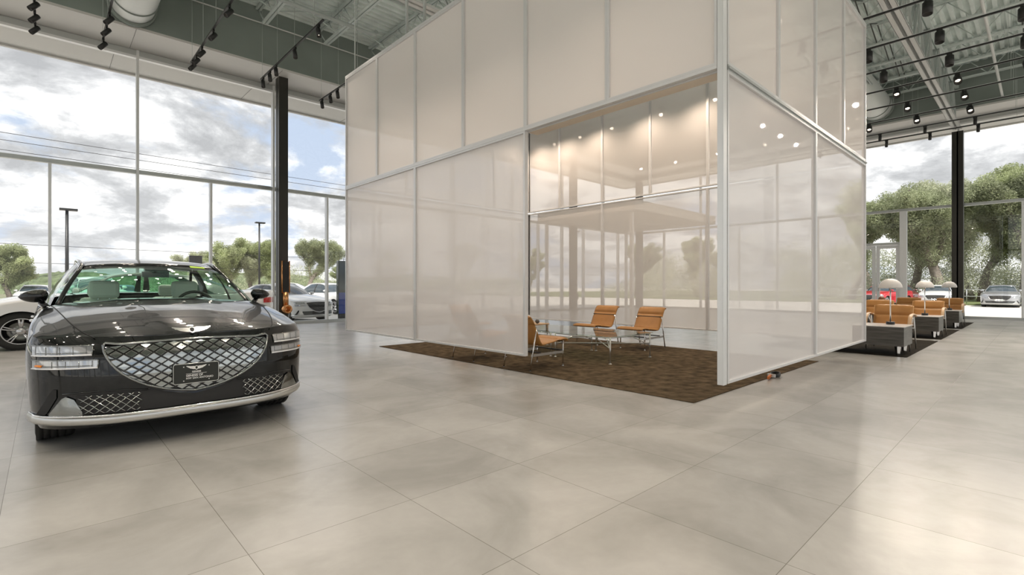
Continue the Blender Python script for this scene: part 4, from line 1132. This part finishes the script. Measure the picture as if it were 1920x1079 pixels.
# ---- the black sedan
HX, HY = .865, 4.545
hero = thing('sedan_car', 'glossy black sedan facing the camera, with silver diamond-pattern grille and dealer plate', 'car', (HX, HY, 0))
car_common(hero, True, P_BLACK, 'twin', 0.0, None, G_WIND, G_SIDE)
car_front(hero, True, P_BLACK)
# badge on the bonnet
b = MB()
def putb(u, v, t): 
    y = .135 + v*1.3; return (u, y - t*.6, Htop(u, .135) + .004 + v*1.15 + .012 + t*.8)
wings(b, .135, .024, putb); b.build('bonnet_badge', [M_CHROME, M_PIANO], hero)
# shut lines
b = MB()
for sg in (-1, 1):
    pts = [(.60, .17), (.66, .30), (.72, .55), (.765, .85), (.80, 1.15), (.825, 1.42)]
    b.path([(sg*x, y, Htop(x, y) + .0015) for x, y in smooth_prof(pts, 24)], .0035, 6)
b.build('bonnet_gap', M_MATT, hero)
# licence plate with lettering
pl = MB(); Y0 = -.022
w, h, r = .152, .076, .016
P = []
for cx_, cz_, a0 in ((w-r, h-r, 0), (-w+r, h-r, PI/2), (-w+r, -h+r, PI), (w-r, -h+r, 1.5*PI)):
    P += [(cx_ + r*math.cos(a0 + k*PI/10), cz_ + r*math.sin(a0 + k*PI/10)) for k in range(6)]
ZP = .525
pl.prism(P, lambda u, v, t: (u, Y0 - t, ZP + v), 0, .006); plate = pl.build('dealer_plate', M_PLATE, hero)
b = MB(); b.box((-.06, Y0+.001, ZP-.03), (.06, .02, ZP+.03)); b.build('plate_bracket', M_MATT, hero)
b = MB(); b.path([(u, Y0-.006, ZP+v) for u, v in P], .0025, 6, closed=True); b.build('plate_rim', M_SATIN, plate)
b = MB(); wings(b, .068, .020, lambda u, v, t: (u, Y0 - .0062 - t*.3, ZP + .044 + v)); b.box((-.070, Y0-.0068, ZP-.0035), (.068, Y0-.006, ZP-.0015))
for x, z in ((-.085, .052), (.085, .052), (-.085, -.055), (.085, -.055)): b.tube((x, Y0-.006, ZP+z), (x, Y0-.009, ZP+z), .004, n=10)
b.build('plate_logo', [M_INK, M_PLATE], plate)
def text(s, x, z, size, al='LEFT', off=.0004):
    cu = bpy.data.curves.new('plate_lettering', 'FONT'); cu.body = s; cu.size = size; cu.align_x = al; cu.extrude = .0005; cu.offset = off
    cu.materials.append(M_INK); tmp = bpy.data.objects.new('tmp', cu); COL.objects.link(tmp)
    bpy.context.view_layer.update(); me = bpy.data.meshes.new_from_object(tmp.evaluated_get(bpy.context.evaluated_depsgraph_get()))
    bpy.data.objects.remove(tmp); o = bpy.data.objects.new('plate_lettering', me); COL.objects.link(o); o.parent = plate
    o.location = (x, Y0 - .0068, z); o.rotation_euler = (PI/2, 0, 0); return o
text('GENESIS', 0, ZP + .006, .0165, 'CENTER'); text('GENESIS OF', -.070, ZP - .024, .0215); text('NW SAN ANTONIO', -.070, ZP - .044, .0205, off=.0002)
# cabin
b = MB(); b.box((-.74, 1.42, .55), (.74, 1.75, 1.00)); b.box((-.78, 1.4, .25), (.78, 3.6, .30)); b.build('dashboard', M_MATT, hero)
b = MB(); b.box((-.28, 1.72, .98), (.12, 1.74, 1.075)); b.build('centre_screen', M_PIANO, hero)
def seat(x, y, k, hr=True):
    b = MB(); b.box((x-.25, y-.45, .32), (x+.25, y+.05, .50)); o = None
    b.add(*((lambda v: (v, [(3,2,1,0),(4,5,6,7),(0,1,5,4),(1,2,6,5),(2,3,7,6),(3,0,4,7)]))([(x-.24,y-.02,.48),(x+.24,y-.02,.48),(x+.24,y+.12,.48),(x-.24,y+.12,.48),(x-.19,y+.16,1.06),(x+.19,y+.16,1.06),(x+.19,y+.25,1.06),(x-.19,y+.25,1.06)])))
    o = b.build('front_seat' if k else 'rear_seat', M_SEAT, hero, bevel=.05)
    h = MB(); z0, z1 = (1.065, 1.26) if k else (1.07, 1.22); w2 = .135 if k else .12
    h.box((x-w2, y+.13, z0), (x+w2, y+.21, z1)); hh = h.build('headrest', M_SEAT, o, bevel=.035)
    s = MB()
    for q in (-.05, .05): s.tube((x+q, y+.18, 1.03), (x+q, y+.18, 1.08), .007)
    s.build('headrest_post', M_CHROME, o)
for x in (-.38, .38): seat(x, 2.45, True)
for x in (-.36, .36): seat(x, 3.35, False)
b = MB(); b.box((-.62, 3.45, .5), (.62, 3.6, 1.02)); b.build('rear_bench', M_SEAT, hero, bevel=.04)
b = MB(); c0 = Vector((.38, 1.98, .97)); R_ = .185
b.path([c0 + Vector((R_*math.cos(a), R_*.45*math.sin(a), R_*.9*math.sin(a))) for a in [2*PI*k/28 for k in range(28)]], .016, 8, closed=True)
b.tube(c0 + Vector((-R_, 0, 0)), c0 + Vector((R_, 0, 0)), .02); b.build('steering_wheel', M_BLK, hero)
b = MB(); b.box((-.11, 2.00, 1.295), (.13, 2.03, 1.355)); b.tube((0, 1.99, 1.35), (0, 1.93, 1.41), .012); b.box((-.10, 1.86, 1.355), (.12, 1.96, 1.40)); b.build('rear_view_mirror', M_PIANO, hero)
b = MB()
for u0, u1 in ((.50, .74),):
    G = [[tuple(ws_bot(u).lerp(ws_top(u), c) + Vector((0, -.022, .028))) for c in (.885, .935)] for u in [lerp(u0, u1, k/8) for k in range(9)]]
b.grid(G, 0); b.build('windscreen_sticker', mat('lime_sticker', (.55, .85, .05), .5), hero, solid=.002)
b = MB(); G = [[tuple(ws_bot(u).lerp(ws_top(u), c) + Vector((0, .006 - .02*math.sin(PI*c), -.008 + .03*math.sin(PI*c)))) for c in (.935, 1.0)] for u in [lerp(-.98, .98, k/20) for k in range(21)]]
b.grid(G, 0); b.build('windscreen_shade_band', M_MATT, hero)

# ---- white sedan standing crosswise behind it
wh = thing('sedan_car', 'white sedan standing crosswise indoors behind the black car, orange brake caliper visible', 'car', (-1.27, 14.0, 0), -PI/2 - math.radians(1.0))
car_common(wh, True, P_WHITE, 'twin', 0, mat('orange_caliper', (.75, .12, .02), .35), G_SIDE, G_SIDE)
car_front(wh, False, P_WHITE); wh.scale = (1, 1.125, 1.0)
# ---- parked cars outside share one lighter model
pk = thing('parked_car', 'x', 'car', (0, 0, 0)); car_common(pk, False, P_WHITE, 'twin'); car_front(pk, False, P_WHITE)
def park(x, y, rz, m, lab, z=-.2, name=None, sc=None):
    global _first
    if _first: c = pk; _first = False
    else: c = dup(pk, (0, 0, 0))
    c.location = (x, y, z); c.rotation_euler = (0, 0, rz); c['label'] = lab; c['group'] = 'cars parked outside'
    if m is not P_WHITE: recolor(c, P_WHITE, m)
    if sc: c.scale = sc
    return c
_first = True
park(7.95, 19.6, math.radians(18), P_WHITE, 'white sedan with dark grille parked outside just right of the left dark column')
park(11.6, 23.5, math.radians(14), P_WHITE, 'white car parked outside behind the first white one, partly behind the black pillar', sc=(1, 1, 1.05))
park(2.05, 27.5, math.radians(10), P_WHITE, 'white sport utility vehicle outside behind the black sedan\'s left mirror', sc=(1, .95, 1.22))
park(8.9, 34.5, math.radians(-95), P_WHITE, 'white car far out in the lot above the black sedan\'s right mirror', sc=(1, 1, 1.1))
k = 0
for x, y, m, cn in ((-8.5, 44, P_RED, 'red'), (-5.6, 45, P_WHITE, 'white'), (-3.0, 44.5, P_GREY, 'grey'), (-.6, 46, P_WHITE, 'white'), (1.8, 47, P_RED, 'red'), (4.3, 48, P_BLUE, 'blue'), (-5.0, 54, P_SILV, 'silver'), (16.5, 33, P_SILV, 'silver'), (19.5, 32, P_WHITE, 'white'), (23.5, 31, P_GREY, 'grey')):
    park(x, y, math.radians(4*((k*7) % 5 - 2)), m, '%s car in the distant row of the parking lot, %s along it from the left' % (cn, ORD[k])); k += 1
park(45.7, 1.98, -PI/2, P_SILV, 'silver sedan parked nose-in outside the right glass wall, right of the column')
park(44.9, 5.15, -PI/2 + .03, P_WHITE, 'white sedan parked nose-in outside, behind the middle and farthest table lamps')
park(43.0, 8.7, -PI/2 - .25, P_RED, 'bright red car parked outside behind the glass double door')
park(47.5, 7.2, -PI/2 + .3, P_DRED, 'dark red car parked outside between the red and the white one')
park(46.5, 12.0, -PI/2, P_WHITE, 'white car parked outside, seen only blurred through the enclosure panels')
park(46.5, -1.3, -PI/2, P_GREY, 'grey car parked outside at the right picture edge')
# ------------------------------------------------------------------ outdoors: grass, railing, poles, wires, trees
def leafmat(name, c):
    m = mat(name, c, .6, noise=(.9, 3, .35)); nt = m.node_tree; b = nt.nodes['Principled BSDF']
    tl = nt.nodes.new('ShaderNodeBsdfTranslucent'); mx = nt.nodes.new('ShaderNodeMixShader'); mx.inputs[0].default_value = .5
    src = b.inputs['Base Color'].links[0].from_socket; nt.links.new(src, tl.inputs[0])
    nt.links.new(b.outputs[0], mx.inputs[1]); nt.links.new(tl.outputs[0], mx.inputs[2]); nt.links.new(mx.outputs[0], nt.nodes['Material Output'].inputs[0]); return m
M_LEAF = [leafmat('oak_leaves_green', (.38, .42, .23)), leafmat('oak_leaves_pale', (.49, .51, .36)), leafmat('oak_leaves_dark', (.33, .36, .22))]
M_BARK = mat('grey_bark', (.20, .17, .145), .9, noise=(6, 5, .4))
M_GRASS = mat('lawn', (.13, .16, .06), .9, noise=(3, 6, .35))
b = MB(); b.box((49.5, -60, -.2), (150, 80, -.12)); tag(b.build('grass', M_GRASS), 'green verge beyond the cars parked on the right', 'grass', kind='stuff')
b = MB(); b.box((-120, 62, -.2), (49.4, 160, -.12)); tag(b.build('grass', mat('dry_lawn', (.15, .155, .09), .95, noise=(.8, 6, .3))), 'green verge beyond the far parking rows on the left', 'grass', kind='stuff')
t = thing('railing', 'grey tubular railing behind the cars on the right', 'railing', (51.0, 0, -.12))
b = MB()
for z in (.55, 1.05): b.tube((0, -12, z), (0, 22, z), .025, n=6)
b.build('rail', M_ALU, t)
for k in range(18):
    b = MB(); b.tube((0, -12+2*k, 0), (0, -12+2*k, 1.05), .03, n=6); b.build('post', M_ALU, t)
def cluster(rng, centres, per, rad, size, flat=.75):
    c = np.repeat(np.array(centres), per, axis=0); n = len(c)
    d = rng.normal(size=(n, 3)); d /= np.linalg.norm(d, axis=1)[:, None]; rr = rng.random(n)**.45
    p = c + d * rr[:, None] * rad * np.array([1, 1, flat])
    a = rng.normal(size=(n, 3)); a /= np.linalg.norm(a, axis=1)[:, None]; bb = np.cross(a, rng.normal(size=(n, 3))); bb /= np.linalg.norm(bb, axis=1)[:, None]
    s = size*(.6 + .8*rng.random(n))[:, None]
    v = np.stack([p - a*s, p + bb*s*.45, p + a*s, p - bb*s*.45], axis=1).reshape(-1, 3)
    return v
def leaf_object(name, V, m, parent=None):
    n = len(V)//4; me = bpy.data.meshes.new(name)
    me.vertices.add(len(V)); me.vertices.foreach_set('co', V.astype(np.float32).ravel())
    me.loops.add(n*4); me.loops.foreach_set('vertex_index', np.arange(n*4, dtype=np.int32))
    me.polygons.add(n); me.polygons.foreach_set('loop_start', np.arange(0, n*4, 4, dtype=np.int32))
    try: me.polygons.foreach_set('loop_total', np.full(n, 4, dtype=np.int32))
    except Exception: pass
    me.materials.append(m); me.update(calc_edges=True); me.validate()
    o = bpy.data.objects.new(name, me); COL.objects.link(o)
    if parent is not None: o.parent = parent
    return o
def make_tree(seed, h, spread, leaves, size, m, low=.25, mult=1):
    rng = np.random.default_rng(seed); r = random.Random(seed)
    t = thing('oak_tree', 'x', 'tree')
    b = MB(); tips = []
    def grow(p, d, L, rad, lv):
        n = 4; pts = [p]; q = Vector(p); dd = Vector(d)
        for i in range(n):
            dd = (dd + Vector((r.uniform(-.25, .25), r.uniform(-.25, .25), r.uniform(-.08, .16)))).normalized(); q = q + dd*L/n; pts.append(q.copy())
            if lv > 0: tips.append(tuple(q))
        b.path(pts, [lerp(rad, rad*.62, i/n) for i in range(n+1)], 6)
        if lv < 3:
            for k in range(r.choice((3, 3, 4)) if lv < 2 else 3):
                a = r.uniform(0, 2*PI); sp = r.uniform(.5, 1.0)*spread; nd = (dd*.6 + Vector((math.cos(a)*sp, math.sin(a)*sp, r.uniform(.05, .6)))).normalized()
                grow(pts[-1] if k < 2 else pts[-2], nd, L*r.uniform(.62, .85), rad*.58, lv+1)
    grow(Vector((0, 0, 0)), Vector((r.uniform(-.15,.15), r.uniform(-.15,.15), 1)), h*low, h*.030, 0)
    tp = np.array(tips); s = h/ (tp[:, 2].max() + h*.08)
    b.v = [(x*s, y*s, z*s) for x, y, z in b.v]
    cs = tp*s; cs = cs[cs[:, 2] > h*.22]
    b.build('trunk', M_BARK, t)
    V = cluster(rng, cs, max(4, leaves//len(cs)), h*.078, size); leaf_object('foliage', V, m, t)
    return t
TR = [make_tree(3, 7.2, 1.0, 80000, .068, M_LEAF[0]), make_tree(11, 7.0, 1.1, 80000, .068, M_LEAF[1]), make_tree(23, 10.5, .8, 120000, .072, M_LEAF[1], .3), make_tree(31, 10.0, .7, 115000, .072, M_LEAF[0], .32), make_tree(42, 9.0, 1.0, 105000, .068, M_LEAF[2], .25)]
used = set()
def tree(i, x, y, rz, lab, sc=1, grp='trees beyond the parking lot', z=-.15):
    if i in used: t = dup(TR[i], (x, y, z), rz)
    else: t = TR[i]; used.add(i); t.location = (x, y, z); t.rotation_euler = (0, 0, rz)
    t.scale = (sc, sc, sc); t['label'] = lab; t['group'] = grp; return t
tree(0, -1.6, 48, .3, 'green live oak at the left picture edge above the distant cars', .66)
tree(1, 10.3, 56, 1.0, 'pale green oak above the black sedan\'s roof, leftmost of the middle clump', .72)
tree(0, 13.4, 57, 2.0, 'green oak in the middle clump, second from its left', .92)
tree(1, 16.4, 58, 3.0, 'oak in the middle clump beside the tall lamp pole', .95)
tree(3, 18.1, 56, .7, 'thin tree directly left of the dark column', .66)
tree(4, 21.3, 56, 1.2, 'spreading flat-topped oak right of the dark column', .80)
tree(0, 27.5, 60, 4.0, 'low oak farther right, seen past the white car', .62)
tree(1, 34.0, 60, 5.0, 'oak seen blurred through the left face of the enclosure', .9)
tree(4, 43.0, 56, 2.2, 'oak seen blurred through the enclosure, second one', .9)
tree(0, 52.0, 52, 1.2, 'oak seen blurred through the enclosure, third one', 1)
k = 0
for x, y, i, s in ((57, -3.5, 2, 1.25), (56, 1.0, 4, 1.3), (59, 3.6, 3, 1.15), (56, 6.0, 4, 1.18), (60, 8.8, 2, 1.1), (56.5, 12.0, 3, 1.0), (60, 17, 4, .85), (57, 23, 2, .8), (60, 30, 3, .8), (59, 38, 4, .85), (66, -1, 3, 1.35), (67, 5, 2, 1.25), (66, 13, 4, 1.2), (58, -9, 3, 1.05)):
    tree(i, x, y, k*1.3, 'leafy oak behind the right-hand railing, %s of that row' % ORD[k], s, 'trees behind the railing on the right'); k += 1
# understorey behind the railing and the far treeline
rng = np.random.default_rng(5)
def hedge(lab, pts, rad, per, size, m):
    o = leaf_object('undergrowth', cluster(rng, pts, per, rad, size, .8), m); tag(o, lab, 'undergrowth', kind='stuff')
hedge('pale tangled undergrowth below the trees on the right', [(rng.uniform(54, 62), y, rng.uniform(.2, 2.6)) for y in np.arange(-14, 40, .45)], 1.3, 700, .06, M_LEAF[1])
hedge('low green shrubs and brush along the left tree line', [(x, rng.uniform(64, 70), rng.uniform(.2, 3.2)) for x in np.arange(8, 60, .6)], 1.6, 500, .075, M_LEAF[1])
hedge('paler scrub filling the gaps behind the oaks on the right', [(rng.uniform(68, 74), y, rng.uniform(.2, 6.0)) for y in np.arange(-20, 45, .22)], 1.7, 550, .08, M_LEAF[1])
def ridge():
    r2 = np.random.default_rng(9); xs_ = np.arange(-150, 120, .5); h = 3.2 + .9*np.sin(xs_/17.) + .5*np.sin(xs_/6.1+1) + .25*np.sin(xs_/2.3) + r2.uniform(-.12, .12, len(xs_))
    G = []
    for k in range(9):
        f = k/8; G.append([(x, 118 + 14*f + r2.uniform(-.6, .6), -.2 + (hh+.2)*math.sin(f*PI/2)**.7 + r2.uniform(-.15, .15)*(k > 0)) for x, hh in zip(xs_, h)])
    b = MB(); b.grid(G, 0, False); struct(b.build('hill', mat('distant_woods', (.11, .135, .075), .95, spec=.1, noise=(.5, 6, .5))))
ridge()
# lamp poles
def lamp_pole(x, y, h, lab, s=1):
    t = thing('lamp_pole', lab, 'lamp pole', (x, y, -.15), 0, 'parking lot lamp poles')
    b = MB(); b.tube((0, 0, 0), (0, 0, h), .09, .065, n=10); b.lathe([(.0001, 0), (.25, 0), (.25, .6), (.0001, .6)], n=16); b.build('pole', M_BLK, t)
    b = MB(); b.box((-.30, -.2, h-.04), (.42*s, .2, h+.06)); b.box((-.05, -.15, h-.05), (.15, .15, h+.02)); b.build('lamp_head', M_BLK, t)
lamp_pole(.85, 34.5, 5.3, 'tall dark lamp pole above the left side of the black sedan')
lamp_pole(13.0, 44.5, 6.6, 'tall dark lamp pole between the middle mullion and the dark column')
lamp_pole(40.0, 33.0, 7.0, 'lamp pole seen blurred through the back panels')
t = thing('sign_box', 'small dark square sign box on a pole, just above the black sedan\'s roof', 'sign', (7.6, 40.0, -.2))
b = MB(); b.box((-.38, -.1, 2.95), (.38, .1, 3.5)); b.build('box', M_BLK, t); b = MB(); b.tube((0,0,0), (0,0,2.95), .05); b.build('pole', M_BLK, t)
wl = ['highest', 'second', 'third', 'fourth', 'lowest']
for i, (z0, z1) in enumerate(((13.8, 13.0), (13.2, 12.5), (12.4, 11.8), (5.1, 4.7), (3.6, 3.4))):
    b = MB(); P = [(lerp(-40, 90, k/20), 55, lerp(z0, z1, k/20) - .6*math.sin(PI*k/20)) for k in range(21)]; b.path(P, .025, 4)
    tag(b.build('power_line', M_BLK), 'thin overhead wire crossing the clouds in the left windows, %s of the five' % wl[i], 'wire', 'overhead wires')
